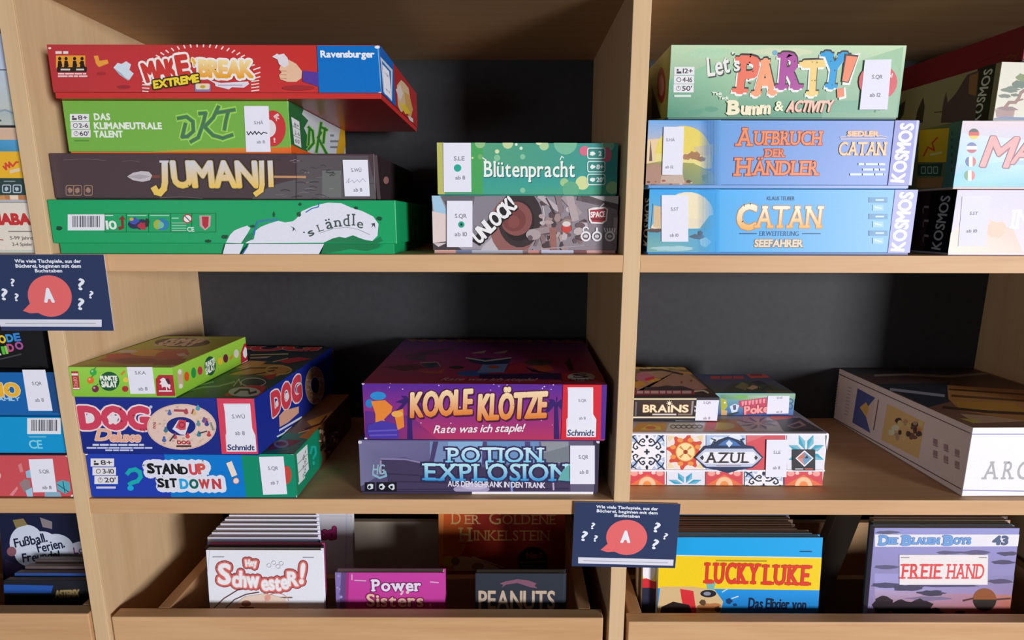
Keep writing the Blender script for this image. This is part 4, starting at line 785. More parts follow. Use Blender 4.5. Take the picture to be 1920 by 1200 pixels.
# ================================================================ lower middle stack
def art_pot(F):
    f = F['f']; f.whole('5c5688', ('4a4266', '6c6898'))
    f.P([(673, 828), (806, 828), (806, 860), (780, 872), (716, 860), (714, 890), (676, 912)], ['78749c', '6c6890', '6a6490', '66608c', '6c6890', '706c94', '78769c']); f.P([(806, 828), (840, 828), (845, 870), (806, 868)], '7c90bc'); f.P([(840, 828), (912, 828), (905, 872), (842, 870)], '8cb4dc'); f.P([(905, 828), (1010, 828), (1016, 870), (905, 872)], '6e94c4'); f.P([(812, 828), (822, 828), (812, 872), (804, 872)], '4c4270'); f.P([(905, 828), (913, 828), (913, 872), (903, 872)], '544a7c'); f.P([(984, 828), (994, 828), (996, 872), (986, 872)], '544a7c')
    f.P([(1014, 828), (1068, 828), (1070, 870), (1020, 866)], '9498a0'); f.P([(1016, 850), (1066, 836), (1068, 866), (1022, 866)], '7c828c'); f.P([(1066, 828), (1124, 826), (1122, 925), (1070, 925)], '66607c'); f.P([(1112, 826), (1124, 826), (1122, 925), (1114, 925)], '3c344c')
    f.P([(714, 860), (760, 858), (800, 870), (900, 876), (1068, 872), (1068, 924), (730, 924), (726, 890), (714, 888)], '453c5c'); f.L([(714, 864), (714, 888)], 3, 'a898b8'); f.L([(714, 860), (760, 861), (806, 871)], 3, '8c80ac'); f.L([(726, 888), (800, 892), (860, 890)], 2, '342c48'); f.L([(728, 902), (860, 906), (1000, 912)], 2, '342c48'); f.L([(732, 918), (1066, 916)], 2, '342c48'); f.E(884, 917, 34, 9, 'a49cc0'); f.E(890, 912, 24, 6, 'c0b8d4'); f.L([(958, 905), (960, 922)], 4, '7c98d8'); f.L([(1037, 900), (1038, 918)], 3, 'c8b0d8')
    f.L([(700, 890), (712, 896), (724, 892), (722, 884)], 4, '88b4c8'); f.T('HG', 710, 880, 22, 18, '98bccc', b=.03, sh=.2)
    for x in (684, 706, 725): f.R(x, 904, x + 19, 921, '16141e'); blotch(f, x + 10, 912, 6, 6, 'd8e4ec', x, 10); blotch(f, x + 9, 913, 3, 3, '16141e', x + 1, 8)
    f.T('POTION', 929, 853, 178, 27, b=.05, slab=.11, gap=.07, ol=[(3.0, '3c3460')], g=('d4f2fc', '78cdf0'), jit=2); f.T('EXPLOSION', 932, 885, 270, 31, b=.05, slab=.11, gap=.06, ol=[(3.0, '342c58')], g=('c0f0f8', '2a98d8'), jit=2); f.P([(1046, 900), (1056, 880), (1068, 870), (1068, 902)], '68b0b0')
    f.T('AUS DEM SCHRANK IN DEN TRANK', 931, 908, 182, 10, 'e8e4f4', b=.06, gap=.08, ang=-1); f.L([(912, 866), (913, 878)], 4, 'b0e4f8')
    f.E(675, 829, 4, 3, 'd8d4e0'); f.E(677, 924, 4, 2, 'e0dce8'); f.E(1122, 828, 4, 3, 'e0dce8')
def tray_pot(F):
    f = F['f']; f.whole('3c3450'); f.P([(885, 921), (1112, 921), (1112, 929), (885, 929)], 'f0eef4')
game(-0.1876, 0.1072, 0.0145, ZL, 0.0710, 0.29, 'grey violet game box with pale blue wavy title, under the purple box', cf='5c5688', cs='5a5480', ct='4c4668', edge='b8b4c8', tray='3c3450', lip=0.0036, art=art_pot, trayart=tray_pot,
     stickers=[(q4(1069, 835, 1115, 907), [('S.QR', 1094, 857, 18, 7), ('ab 8', 1095, 885, 16, 7)])])
def art_koo(F):
    f = F['f']; f.whole('7a2c78', ('bc3864', '56289a'))
    f.P([(684, 770), (770, 780), (820, 823), (684, 823)], ['5a2c90', '702c80', 'a83468', '602c80'])
    rn = random.Random(2)
    for k in range(26): f.E(rn.uniform(720, 1050), rn.uniform(718, 740) if k % 3 else rn.uniform(740, 800), rn.uniform(.6, 1.6), rn.uniform(.6, 1.4), 'f0d8f0', n=7)
    def palm(x, y, s):
        for a in (200, 235, 270, 305, 340, 160, 20):
            r = 26 * s; ex, ey = x + r * math.cos(math.radians(a)), y + r * .9 * math.sin(math.radians(a)) + 10 * s; f.P([(x, y - 2), (x + (ex - x) * .5 + 3, y + (ey - y) * .4 - 5 * s), (ex, ey), (x + (ex - x) * .5, y + (ey - y) * .55 + 3)], '38206c')
        f.P([(x - 3, y), (x + 3, y), (x + 6, 823), (x - 4, 823)], '38206c')
    palm(768, 752, 1.1); palm(1043, 758, 1.1)
    # plain stand-in for the small printed figure at the left: coloured cap, face-less shapes
    f.E(709, 742, 15, 8, '2f8ed4'); f.E(693, 756, 8, 8, '2f7ec8'); f.P([(696, 752), (722, 750), (736, 762), (734, 772), (720, 786), (728, 800), (704, 800), (704, 776)], 'ee8a38'); f.P([(690, 796), (716, 788), (746, 796), (748, 822), (694, 822), (688, 810)], '4a3aa8'); f.P([(738, 772), (756, 766), (758, 800), (746, 806)], 'ee8a38'); f.E(745, 776, 11, 6, 'f0b058'); f.L([(692, 808), (744, 806)], 3, '6a58c0'); f.L([(694, 816), (744, 815)], 3, '6a58c0')
    o = [(1.8, '5a2030')]
    f.T('KOOLE', 828, 756, 114, 44, b=.1, sh=.22, ang=4, ol=o, g=('fbdcb0', 'ea8436'), gap=.07, drop=(2, 3, '401848')); f.T('KLÖTZE', 961, 761, 126, 46, b=.1, sh=.22, ang=3, ol=o, g=('fbdcb0', 'ea8436'), gap=.07, drop=(2, 3, '401848'))
    f.T('Rate was ich staple!', 899, 803, 168, 14, 'fbe8f0', b=.05, sh=.35, ang=1.5, gap=.06)
    f.P([(1056, 715), (1128, 715), (1126, 823), (1052, 823)], 'de2a3a'); f.P([(1128, 715), (1138, 715), (1135, 823), (1126, 823)], '5a2a90')
    f.P([(1064, 726), (1112, 726), (1112, 776), (1118, 786), (1117, 819), (1062, 819), (1062, 786), (1066, 778)], 'f0eef8'); f.T('Schmidt', 1089, 811, 50, 11, '3a4470', b=.06, sh=.12); f.E(681, 718, 3, 3, 'e8d8f0'); f.E(686, 822, 3, 2, 'e8d8f0')
    f = F['t']; f.whole('a02f64', ('c03c5c', '56308c')); f.P([(715, 688), (780, 682), (800, 690), (760, 696)], '70303c'); f.P([(790, 682), (818, 680), (824, 688), (800, 690)], '344c5c'); f.L([(788, 680), (820, 679), (826, 687)], 1.6, 'b8a8a0'); f.E(856, 689, 14, 3, '3a3238'); f.P([(780, 695), (820, 696), (835, 690), (830, 700), (800, 700)], 'c8603c'); f.E(886, 700, 30, 5, '3c68b8'); f.P([(905, 683), (952, 682), (945, 698), (895, 699)], '7c98d4'); f.E(926, 688, 10, 3, 'c05a38'); f.P([(876, 672), (960, 672), (952, 682), (912, 684), (884, 680)], '2c3c64'); f.L([(874, 671), (910, 677), (958, 671)], 2.4, 'd0c8cc'); f.P([(884, 662), (912, 657), (908, 662), (888, 663)], 'b8a8a0'); f.P([(924, 662), (952, 657), (948, 662), (928, 663)], 'b8a8a0')
    f.P([(955, 684), (990, 678), (986, 700), (948, 698)], 'b83448'); f.P([(990, 686), (1030, 684), (1040, 694), (1016, 698)], 'c85a38'); f.P([(985, 688), (1010, 696), (1048, 702), (1000, 698)], '2c1c2c'); f.E(1010, 680, 26, 5, '5a4a48'); f.P([(900, 702), (1050, 700), (1052, 712), (900, 710)], '3a2458'); f.L([(760, 668), (850, 654)], 3, '5a4c58'); f.P([(764, 674), (800, 664), (796, 676)], '5a525c'); f.P([(1060, 680), (1068, 670), (1076, 694), (1068, 696)], '5a2030')
    f.T('KOOLEKLÖTZE', 918, 637, 310, 9, '9c6450', b=.08, sh=-.9, gap=.06, ol=[(1, '4a2a30')]); f.T('Rate was ich staple!', 918, 711.5, 176, 5, 'e8a0a8', b=.06, sh=.5)
    f.P([(1056, 716), (1052, 700), (1128, 700), (1134, 716)], 'c02c34'); f.E(1090, 707, 26, 8, 'd8ccc8'); f.T('S', 1088, 705, 26, 7, '3a3038', b=.1); f.T('Schmidt', 1090, 712.5, 44, 3.6, '3a3038', b=.1)
game(-0.1795, 0.1130, 0.012, ZL + .07125, 0.0716, 0.268, 'purple and red game box with orange slanted title and palms, on the grey violet box', cf='7a2c78', cs='5a2a88', ct='a02f44', edge='8a58b0', tray='3a1c50', lip=0.0012, art=art_koo, yaw=-0.8,
     stickers=[([(1065, 728), (1111, 728), (1111, 800), (1064, 800)], [('S.QR', 1092, 751, 15, 5), ('ab 8', 1092, 784, 12, 5)])])

# ================================================================ lower right
BLU, ORA, RED_, INK = 'a8c0e4', 'f0a850', 'd84a40', '2a3048'
def tile_blue(f, x0, y0, x1, y1):
    f.R(x0, y0, x1, y1, 'f2f0f8'); cx, cy, w, h = (x0 + x1) / 2, (y0 + y1) / 2, (x1 - x0) / 2, (y1 - y0) / 2
    for sx in (-1, 1):
        for sy in (-1, 1):
            q = lambda u, v: (cx + sx * w * u, cy + sy * h * v)
            f.P([q(1, 1), q(.62, .92), q(.5, .62), q(.62, .5), q(.92, .62)], 'a9c0e6'); f.P([q(1, .3), q(.8, .42), q(1, .6)], 'b4c8ea'); f.P([q(.3, 1), q(.42, .8), q(.6, 1)], 'b4c8ea')
            f.L([q(.98, .98), q(.66, .7), q(.48, .46), q(.3, .34), q(.12, .36)], 2.6, INK); f.L([q(.58, .58), q(.74, .42), q(.78, .24), q(.64, .14), q(.52, .22), q(.58, .32)], 2.4, INK); f.L([q(.46, .5), q(.36, .66), q(.22, .74), q(.12, .64), q(.18, .54), q(.28, .58)], 2.4, INK); f.L([q(.82, .86), q(.96, .62)], 2, INK); f.L([q(.86, .82), q(.62, .96)], 2, INK)
    f.L([(cx - 4, cy), (cx + 4, cy)], 3, INK); f.L([(cx, cy - 4), (cx, cy + 4)], 3, INK); f.E(cx, y0 + 4, 2.4, 4, INK); f.E(cx, y1 - 4, 2.4, 4, INK); f.E(x0 + 4, cy, 4, 2.4, INK); f.E(x1 - 4, cy, 4, 2.4, INK)
def tile_or(f, x0, y0, x1, y1):
    f.R(x0, y0, x1, y1, 'f0e4e0'); cx, cy, w, h = (x0 + x1) / 2, (y0 + y1) / 2, (x1 - x0) / 2, (y1 - y0) / 2
    pts = []
    for k in range(48):
        a = 2 * math.pi * k / 48; r = .86 + .16 * math.sin(8 * a) - .05 * math.cos(16 * a); pts.append((cx + w * r * math.cos(a), cy + h * r * math.sin(a)))
    f.P(pts, 'd9503c')
    for k in range(8):
        a = math.radians(45 * k + 22); f.E(cx + w * .72 * math.cos(a), cy + h * .72 * math.sin(a), w * .16, h * .13, 'f0984c', n=10)
    for sx in (-1, 1):
        for sy in (-1, 1): f.P([(cx + sx * w * .95, cy + sy * h * .95), (cx + sx * w * .6, cy + sy * h * .88), (cx + sx * w * .88, cy + sy * h * .55)], 'f0d8a8')
    f.E(cx, cy, w * .54, h * .55, 'f0a050'); f.E(cx, cy, w * .48, h * .5, 'f8e2a4')
    for a in (0, 90, 180, 270): f.P([(cx, cy), (cx + w * .44 * math.cos(math.radians(a + 36)), cy + h * .44 * math.sin(math.radians(a + 36))), (cx + w * .44 * math.cos(math.radians(a + 54)), cy + h * .44 * math.sin(math.radians(a + 54)))], 'e08a40')
    f.E(cx, cy, w * .12, h * .12, 'a83c28')
def tile_red(f, x0, y0, x1, y1):
    f.R(x0, y0, x1, y1, 'd8505a'); cx = (x0 + x1) / 2
    f.P([(x0, y1), (cx, y0 + 6), (x1, y1)], 'e8784c'); f.E(cx, y1, 16, (y1 - y0) * .6, 'f4c8a0'); f.E(cx, y1, 8, (y1 - y0) * .3, 'f09050')
    for s in (-1, 1): f.E(cx + s * 24, y0 + 4, 7, 5, 'f0a8a0'); f.E(cx + s * 12, y0 + 3, 4, 3, 'f4d0c8')
def tile_star(f, cx, cy, r, c='3aa8c4', ry=None, bg=None):
    ry = ry or r
    for k in range(8):
        a = math.radians(45 * k + 22.5); p = lambda q, d: (cx + r * q * math.cos(a + d), cy + ry * q * math.sin(a + d))
        f.P([p(.15, 0), p(.6, .3), p(1, 0), p(.6, -.3)], c)
        f.P([p(.15, 0), p(.6, .3), p(1, 0)], mix(c, 'fff', .18))
def art_azul(F):
    f = F['f']; f.whole('f0eef6')
    tile_blue(f, 1180, 814, 1246, 880); tile_or(f, 1250, 814, 1320, 880); f.R(1324, 814, 1396, 880, 'b4c8ea'); blotch(f, 1345, 826, 14, 8, 'e8ecf8', 3); blotch(f, 1378, 822, 14, 8, 'e8ecf8', 4); f.R(1399, 814, 1472, 880, 'd9525c'); f.P([(1399, 830), (1440, 814), (1399, 814)], 'e07078'); f.R(1475, 814, 1545, 880, 'eae8f2'); tile_star(f, 1511, 848, 36, '38a8c4', 36)
    tile_red(f, 1180, 883, 1246, 909); f.R(1250, 883, 1320, 909, 'e6e8f6'); tile_star(f, 1284, 908, 34, '30a4cc', 24); tile_red(f, 1323, 883, 1392, 909); tile_blue(f, 1396, 883, 1466, 938); tile_red(f, 1470, 883, 1541, 909)
    f.R(1180, 880, 1545, 883, 'f4f2fa'); f.frame(1178, 813.5, 1551, 912, 3, 'f4f2fa')
    f.P([(1301, 857), (1312, 846), (1320, 836), (1334, 834), (1348, 824), (1366, 818), (1384, 824), (1398, 834), (1412, 836), (1420, 846), (1430, 856), (1420, 868), (1410, 876), (1384, 880), (1364, 886), (1342, 880), (1320, 876), (1312, 866)], '2c3a5c')
    f.P([(1345, 834), (1356, 826), (1366, 822), (1378, 827), (1388, 835)], '4a78b8'); f.P([(1360, 830), (1366, 824), (1373, 830), (1366, 838)], 'd8e0f4')
    f.P([(1304, 857), (1314, 847), (1322, 840), (1410, 840), (1418, 848), (1427, 857), (1418, 866), (1408, 874), (1324, 874), (1314, 866)], 'c4cce4'); f.P([(1310, 857), (1320, 846), (1412, 846), (1421, 857), (1412, 868), (1320, 868)], 'f2f0fa')
    f.T('AZUL', 1363, 857, 80, 19, '3c3238', b=.05, slab=.09, gap=.1); f.P([(1311, 857), (1316, 852), (1319, 857), (1316, 862)], '3a3440'); f.P([(1413, 857), (1416, 852), (1420, 857), (1416, 862)], '3a3440'); f.L([(1342, 871.5), (1388, 871.5)], 1.4, 'b08a8c')
    for s in (-1, 1): f.L([(1365 + s * 30, 834), (1365 + s * 24, 824), (1365 + s * 30, 822)], 2, '2c3a5c')
    f.R(1485, 842, 1527, 881, '34323a'); f.P([(1507, 843), (1524, 858), (1507, 874), (1490, 858)], 'f0eef4'); f.P([(1507, 846), (1521, 858), (1507, 871), (1493, 858)], '6c9cc0'); f.P([(1507, 846), (1493, 858), (1507, 858)], 'c87868'); f.P([(1493, 858), (1507, 871), (1503, 858)], 'd89088'); f.P([(1512, 852), (1514, 858), (1507, 858)], '2a2a30'); f.L([(1490, 878), (1504, 878)], 2, 'c8c4cc'); f.L([(1508, 878), (1522, 878)], 2, 'd86050')
    f = F['t']; f.tone = 2.2; f.whole('8c8894'); f.P([(1186, 809), (1196, 793), (1250, 793), (1246, 809)], 'c87a38'); f.P([(1248, 809), (1255, 793), (1322, 793), (1322, 809)], 'a8a8b8')
    for k in range(6): f.ring(1262 + k * 10, 800, 5, 3, 1.6, '3a3a48', 10)
    f.P([(1200, 806), (1216, 796), (1238, 800), (1240, 806)], 'e0a038'); f.E(1220, 802, 10, 3, 'd8503c')
    f.P([(1318, 809), (1326, 786), (1392, 786), (1400, 809)], 'b8683c'); f.E(1354, 799, 24, 7, 'c89058'); f.P([(1325, 790), (1345, 790), (1340, 806), (1322, 806)], 'a84048')
    f.P([(1380, 790), (1452, 782), (1472, 809), (1398, 809)], '9c9cb0'); tile_star(f, 1422, 794, 40, '46587c', 13); f.P([(1470, 809), (1454, 784), (1500, 784), (1545, 809)], '443c44'); f.P([(1475, 799), (1500, 789), (1512, 798), (1490, 804)], '8c6c70'); f.P([(1480, 799), (1498, 793), (1504, 798), (1490, 802)], '3c3a48'); f.P([(1444, 784), (1446, 780), (1486, 780), (1484, 785), (1452, 788)], 'c84838')
game(0.1458, 0.4003, 0.041, ZL, 0.0714, 0.252, 'white game box with blue and orange tile patterns, under the two small boxes', cf='f0eef6', cs='e8e6f0', ct='d0ccd8', edge='f4f2fa', tray='c8c4cc', lip=0.0006, art=art_azul, bev=0.0012,
     stickers=[(q4(1436, 823, 1475, 893, -2), [('S.LE', 1457, 848, 13, 5.5), ('ab 8', 1456, 877, 13, 5.5)])])
def art_bra(F):
    f = F['f']; f.whole('1e1a22'); f.P([(1188, 747), (1350, 746), (1348, 752), (1188, 752)], '2e2a38'); f.R(1189, 751, 1306, 784, '2c1e1a'); f.R(1189, 747, 1306, 749.5, 'e8d8b0'); f.R(1187, 781, 1304, 784, 'e8dcc4'); f.P([(1196, 751), (1300, 751), (1298, 781), (1194, 781)], ['3c2a20', '4a3226', '3a2620', '302028']); f.P([(1191, 753), (1195, 753), (1193, 780), (1190, 780)], '6a6268'); f.P([(1297, 752), (1301, 752), (1298, 778), (1295, 776)], 'a09490'); f.L([(1303, 762), (1306, 765)], 2.4, 'e8e0e8'); f.R(1302, 768, 1306, 772, 'd8d0d8')
    f.T('BRA', 1228, 766, 44, 13, 'f8e8c4', b=.1, gap=.08, ol=[(.8, '8a5a28')]); f.L([(1254, 763), (1254, 772)], 4, 'f8e8c4'); f.T('NS', 1274.5, 766, 32, 13, 'f8e8c4', b=.1, gap=.08, ol=[(.8, '8a5a28')]); f.E(1255, 756, 3, 3, 'fff8e8')
    for a in range(0, 360, 45): f.L([(1255, 756), (1255 + 5.5 * math.cos(math.radians(a)), 756 + 5.5 * math.sin(math.radians(a)))], .9, 'f8e8c8')
    f.L([(1224, 777), (1267, 777)], 3, 'd8c8cc'); f.L([(1272, 777), (1296, 777)], 3, '8a7468'); f.P([(1266, 788), (1342, 790), (1342, 792), (1266, 790)], '8a8690')
    f = F['t']; f.tone = 1.7; f.whole('8a6c68', ('3a2c34', '7c6c48')); f.T('BRAiNS', 1222, 688, 110, 8, 'c8a458', b=.1, sh=-.5); f.P([(1190, 742), (1200, 698), (1272, 694), (1290, 700), (1326, 728), (1310, 733), (1250, 722), (1190, 735)], ['a07c74', 'a88c80', '9c8468', '947c74', '9c7c78', '947470', '987874', '8a6c68']); f.P([(1272, 697), (1296, 697), (1298, 702), (1276, 702)], 'b08c48'); f.L([(1200, 694), (1240, 693), (1280, 702)], 3, '302024'); f.P([(1194, 700), (1212, 698), (1230, 708), (1208, 716), (1192, 712)], 'a86c88'); f.P([(1208, 710), (1226, 706), (1228, 712), (1212, 715)], 'c03048'); f.P([(1210, 716), (1230, 709), (1240, 712), (1226, 717)], 'b89838'); f.P([(1190, 716), (1204, 714), (1212, 722), (1190, 728)], 'b88c3c')
    for x, y in ((1278, 717), (1296, 714)): f.E(x, y, 2.4, 2, '7a4840')
    f.P([(1210, 726), (1280, 724), (1310, 734), (1205, 734)], '38303c'); f.P([(1190, 732), (1298, 732), (1304, 740), (1190, 741)], '8c3c54'); lines(f, 1194, 1296, [735.5], 5, 'd8a8b4', 4); f.L([(1302, 734), (1320, 733), (1328, 737)], 3, 'c8bcb4'); f.P([(1306, 735), (1318, 734), (1324, 738)], '2a2024')
game(0.1475, 0.2748, 0.083, ZL + .07165, 0.0338, 0.165, 'small dark game box with cream five letter title and bright dot, on the tile box', cf='1e1a22', cs='1c181e', ct='443a42', edge='5c5864', tray='201c24', lip=0.0006, art=art_bra,
     stickers=[([(1306, 750), (1348, 750), (1344, 789), (1303, 788)], [('S.QR', 1326, 755, 14, 4.5), ('ab 8', 1325, 784, 13, 4.5)])])
def art_pok(F):
    f = F['f']; f.whole('5c9cb4', ('3c64ac', '7cb4b0')); f.P([(1350, 740), (1492, 739), (1491, 748), (1440, 744), (1400, 750), (1352, 748)], ['6c9c78', '8cb08c', '7cac94', 'b8ccb4', '84b07c', '5c9480']); f.E(1390, 744, 12, 4, '7cb460'); f.P([(1352, 746), (1362, 750), (1364, 762), (1356, 772), (1352, 774)], 'b8b838'); f.E(1359, 755, 2, 1.6, 'f4f4e0'); f.P([(1352, 768), (1364, 770), (1362, 780), (1352, 780)], 'd8b070'); f.P([(1368, 762), (1378, 757), (1386, 760), (1382, 772), (1372, 774)], 'd8e4f4'); f.P([(1374, 760), (1380, 759), (1380, 768), (1375, 769)], '5a5c80'); f.P([(1364, 776), (1384, 772), (1386, 774), (1366, 780)], '384838'); f.P([(1392, 776), (1440, 768), (1440, 783), (1392, 783)], '3458a8')
    f.P([(1385, 752), (1438, 745), (1438, 774), (1399, 777), (1394, 764), (1387, 763)], 'c84060'); [f.P([(x, 753 - (x - 1390) * .12), (x + 5, 752 - (x - 1390) * .12), (x + 4, 760 - (x - 1390) * .12), (x + 1, 761 - (x - 1390) * .12)], 'ec98a0') for x in (1390, 1396, 1403, 1409, 1416, 1423, 1430)]; f.T('Poker', 1423, 767, 54, 14, 'f8a0a0', b=.14, ang=6, ol=[(1.2, '9a2840')]); f.ring(1482, 752, 5, 4, 2, '3c5c80'); f.ring(1482, 762, 4, 5, 2, '3c5c90')
    f = F['t']; f.tone = 2.0; f.whole('3c4c70', ('4a4c48', '344070')); f.P([(1395, 699), (1432, 699), (1446, 708), (1408, 709)], 'b84038'); f.L([(1408, 703), (1428, 703)], 3, '6a2428'); lines(f, 1332, 1394, [708], 5, '9c3c40', 5); f.P([(1350, 738), (1370, 722), (1400, 716), (1440, 720), (1480, 734), (1488, 740)], '3c4438'); f.P([(1400, 728), (1412, 722), (1426, 726), (1410, 731)], 'a89070'); f.P([(1378, 726), (1392, 716), (1404, 722), (1398, 732)], '6c6c48'); f.P([(1410, 716), (1424, 714), (1440, 721), (1420, 722)], '242834'); f.L([(1422, 720), (1422, 730)], 2, '242834'); f.L([(1428, 732), (1440, 724), (1450, 732)], 2, '2c3020'); f.P([(1440, 732), (1484, 734), (1488, 740), (1430, 740)], '64542c')
game(0.2770, 0.3868, 0.108, ZL + .07165, 0.0322, 0.102, 'small blue and green card game box with red title, beside the small dark box', cf='5c9cb4', cs='3c5878', ct='3c4c70', edge='94b8ac', tray='3458a8', lip=0.0006, art=art_pok,
     stickers=[([(1440, 742), (1480, 742), (1478, 775), (1437, 776)], [('S.HÄ', 1462, 746, 11, 3.5), ('ab 8', 1461, 772, 11, 3.5)])])
def art_arc(F):
    f = F['f']; f.whole('f2f0f6'); f.L([(1818, 814), (1925, 814)], 2, '8c88c0'); f.L([(1802, 919), (1925, 921)], 2, '8c88c0'); f.T('A', 1859, 882, 27, 33, 'b0aeb0', b=.01, slab=.08); f.T('R', 1892, 882, 20, 33, 'b0aeb0', b=.01, slab=.08);
    f.T('C', 1919, 882, 22, 33, 'b0aeb0', b=.02)
    f = F['l']; f.tone = 2.1; f.whole('b49c98'); f.L([(1566, 698), (1818, 812)], 1.6, '3a2c30'); f.L([(1554, 779), (1802, 917)], 1.6, '3a2c30')
    f.P([(1608, 728), (1641, 746), (1632, 810), (1598, 792)], 'a8948c'); f.P([(1608, 728), (1641, 746), (1628, 762), (1623, 778), (1632, 812), (1598, 792)], '3c4470'); f.P([(1612, 764), (1624, 754), (1630, 766), (1624, 782)], 'c08848'); f.L([(1647, 750), (1647, 752), (1638, 806)], 2, '5c3c3c')
    f.P([(1664, 757), (1734, 792), (1722, 860), (1652, 824)], 'bc8c5c'); rn = random.Random(6)
    for k in range(26): blotch(f, rn.uniform(1662, 1730), rn.uniform(785, 828), rn.uniform(2, 7), rn.uniform(2, 8), rn.choice(['5c4438', 'a86c40', 'd0b090', '3c3030', '8c7460', 'c89860']), k, 8)
    for k, (x, y) in enumerate(((1756, 828), (1776, 838), (1797, 848))):
        for j in range(2): f.T('1', x - 2, y + j * 22, 9, 7, '7c6468', ang=-84, b=.1); f.L([(x - 5, y + 6 + j * 22), (x + 2, y + 9 + j * 22)], 2.4, '7c6468')
    for x0, y0, x1, y1 in ((1586, 776, 1594, 720), (1568, 760, 1574, 712)):
        for k in range(9):
            t = k / 9; f.L([(x0 + (x1 - x0) * t - 2, y0 + (y1 - y0) * t), (x0 + (x1 - x0) * t + (4 if x0 > 1580 else 1), y0 + (y1 - y0) * t + 2)], 1.6, '8a787c')
    f = F['t']; f.tone = 2.0; f.whole('4c4038', ('7c5c4c', '22242c')); f.P([(1640, 720), (1780, 718), (1785, 752), (1740, 764), (1690, 740)], '2c3440'); f.L([(1640, 704), (1700, 702), (1780, 706), (1850, 700)], 4, '74706c'); f.L([(1670, 730), (1720, 736), (1770, 742)], 5, '8c94a4'); f.P([(1776, 722), (1925, 732), (1925, 790), (1800, 770), (1778, 748)], 'a47848'); f.L([(1780, 730), (1925, 740)], 3, '4c3428'); f.L([(1785, 742), (1925, 752)], 4, '5c4028'); f.P([(1790, 752), (1900, 756), (1925, 772), (1800, 768)], 'c0843c'); f.L([(1770, 764), (1850, 772), (1925, 776)], 5, '40302c'); f.P([(1800, 776), (1860, 780), (1925, 790), (1830, 794)], 'b09078'); f.P([(1798, 784), (1840, 788), (1826, 794)], 'c8a050')
game(0.5570, 0.779, 0.012, ZL, 0.0900, 0.293, 'large white game box with stitched border lines, at the right end of the lower board', cf='f2f0f6', cs='efe8e8', ct='6c6058', edge='f4f2f8', tray='d8d4dc', lip=0.0010, art=art_arc, yaw=0.8)

# ================================================================ left bay, mostly cut by the frame
def art_haba(F):
    f = F['f']; f.whole('e6dcd0'); f.T('HABA', 20, 411, 72, 19, 'c83034', b=.18, gap=.05);
    f.L([(16, 434), (60, 434)], 1.8, '8a8080'); f.T('5-99 Jahre', 40, 446, 42, 6, '5a5250', b=.04); f.T('2-4 Spieler', 42, 458, 38, 6, '5a5250', b=.04); f.L([(-2, 449), (6, 450)], 2, 'b05048')
game(-0.80, -0.5372, 0.012, ZM, 0.0560, 0.26, 'cream game box with red capitals, bottom of the cut-off stack at far left', cf='e6dcd0', ct='d8c8b8', edge='f0ece4', tray='c8d0cc', lip=0.0030, art=art_haba)
def art_zoch(F):
    f = F['f']; f.whole('d8b8a0', ('d8a878', 'd8b8a0')); f.P([(-60, 262), (40, 262), (42, 284), (-60, 284)], ['3a8ac0', '58a8d8', '4c98c4', '3a80b0']); f.P([(-60, 284), (40, 284), (46, 334), (-60, 334)], 'f0b82c'); f.L([(6, 312), (12, 318), (10, 306), (18, 314), (17, 304), (24, 312), (30, 304), (34, 304)], 3.4, 'd84a38'); f.L([(20, 322), (36, 318)], 6, 'e8d0b0'); f.P([(-60, 334), (46, 334), (50, 366), (-60, 366)], '2c4444'); f.L([(8, 340), (28, 340)], 2, '90a09c')
    for x in (12, 32): f.RR(x - 8, 346, x + 9, 362, 3, 'b8c4d0'); f.RR(x - 6, 348, x + 7, 360, 2, '2c4048'); blotch(f, x, 354, 4, 4, 'b8c4d0', x)
    f.P([(-60, 366), (52, 366), (54, 386), (-60, 386)], 'c08050'); f.P([(18, 366), (34, 366), (36, 384), (22, 384)], 'f0d8c0'); f.P([(-10, 372), (8, 366), (14, 384), (-10, 384)], 'd89858')
game(-0.82, -0.5372, 0.012, ZM + .05625, 0.0800, 0.26, 'game box with yellow panel and red zigzag logo, above the cream box at far left', cf='d8b8a0', cs='705038', edge='d8ccc0', tray='b8b8c0', lip=0.0030, art=art_zoch)
def art_lb(F):
    f = F['f']; f.whole('c8d4e4', ('c4c8b8', 'bcccf0')); f.P([(-40, 200), (22, 206), (30, 262), (-40, 262)], ['b8bcb4', 'b0bcc4', 'c8ccb8', 'c8c8b4']); f.L([(-20, 214), (10, 206), (24, 212)], 3, '8ca0b0'); f.E(0, 226, 3, 2, '5a6a78'); f.L([(-20, 131), (12, 131)], 2, '50607c')
game(-0.80, -0.5372, 0.012, ZM + .1365, 0.0950, 0.26, 'tall pale blue game box, top of the cut-off stack at far left', cf='c8d4e4', cs='687080', edge='e8ecf0', tray='28282c', lip=0.0020, art=art_lb)
def art_sal(F):
    f = F['f']; f.whole('d4545c'); f.P([(48, 884), (58, 880), (62, 896), (50, 896)], '9cc4e0'); f.P([(36, 906), (46, 898), (56, 900), (58, 918), (46, 924)], '9c8488'); f.P([(48, 920), (60, 914), (62, 932), (52, 934)], 'a8d0e8'); f.P([(106, 904), (118, 900), (130, 904), (132, 920), (122, 926), (108, 918)], '58b4c8'); f.L([(108, 908), (128, 922)], 1.6, '2a5a68'); f.L([(118, 902), (122, 924)], 1.6, '2a5a68'); f.P([(84, 922), (112, 922), (116, 932), (84, 934)], '8cb4cc'); f.P([(34, 872), (40, 868), (44, 884), (38, 886)], 'e0888c'); f.P([(18, 928), (32, 912), (34, 916), (24, 930)], 'e89098'); f.E(126, 855, 3, 2, 'f0e0e0'); f.E(137, 930, 4, 3, 'f0e8e8'); f.E(-2, 892, 4, 6, 'e8c0c0')
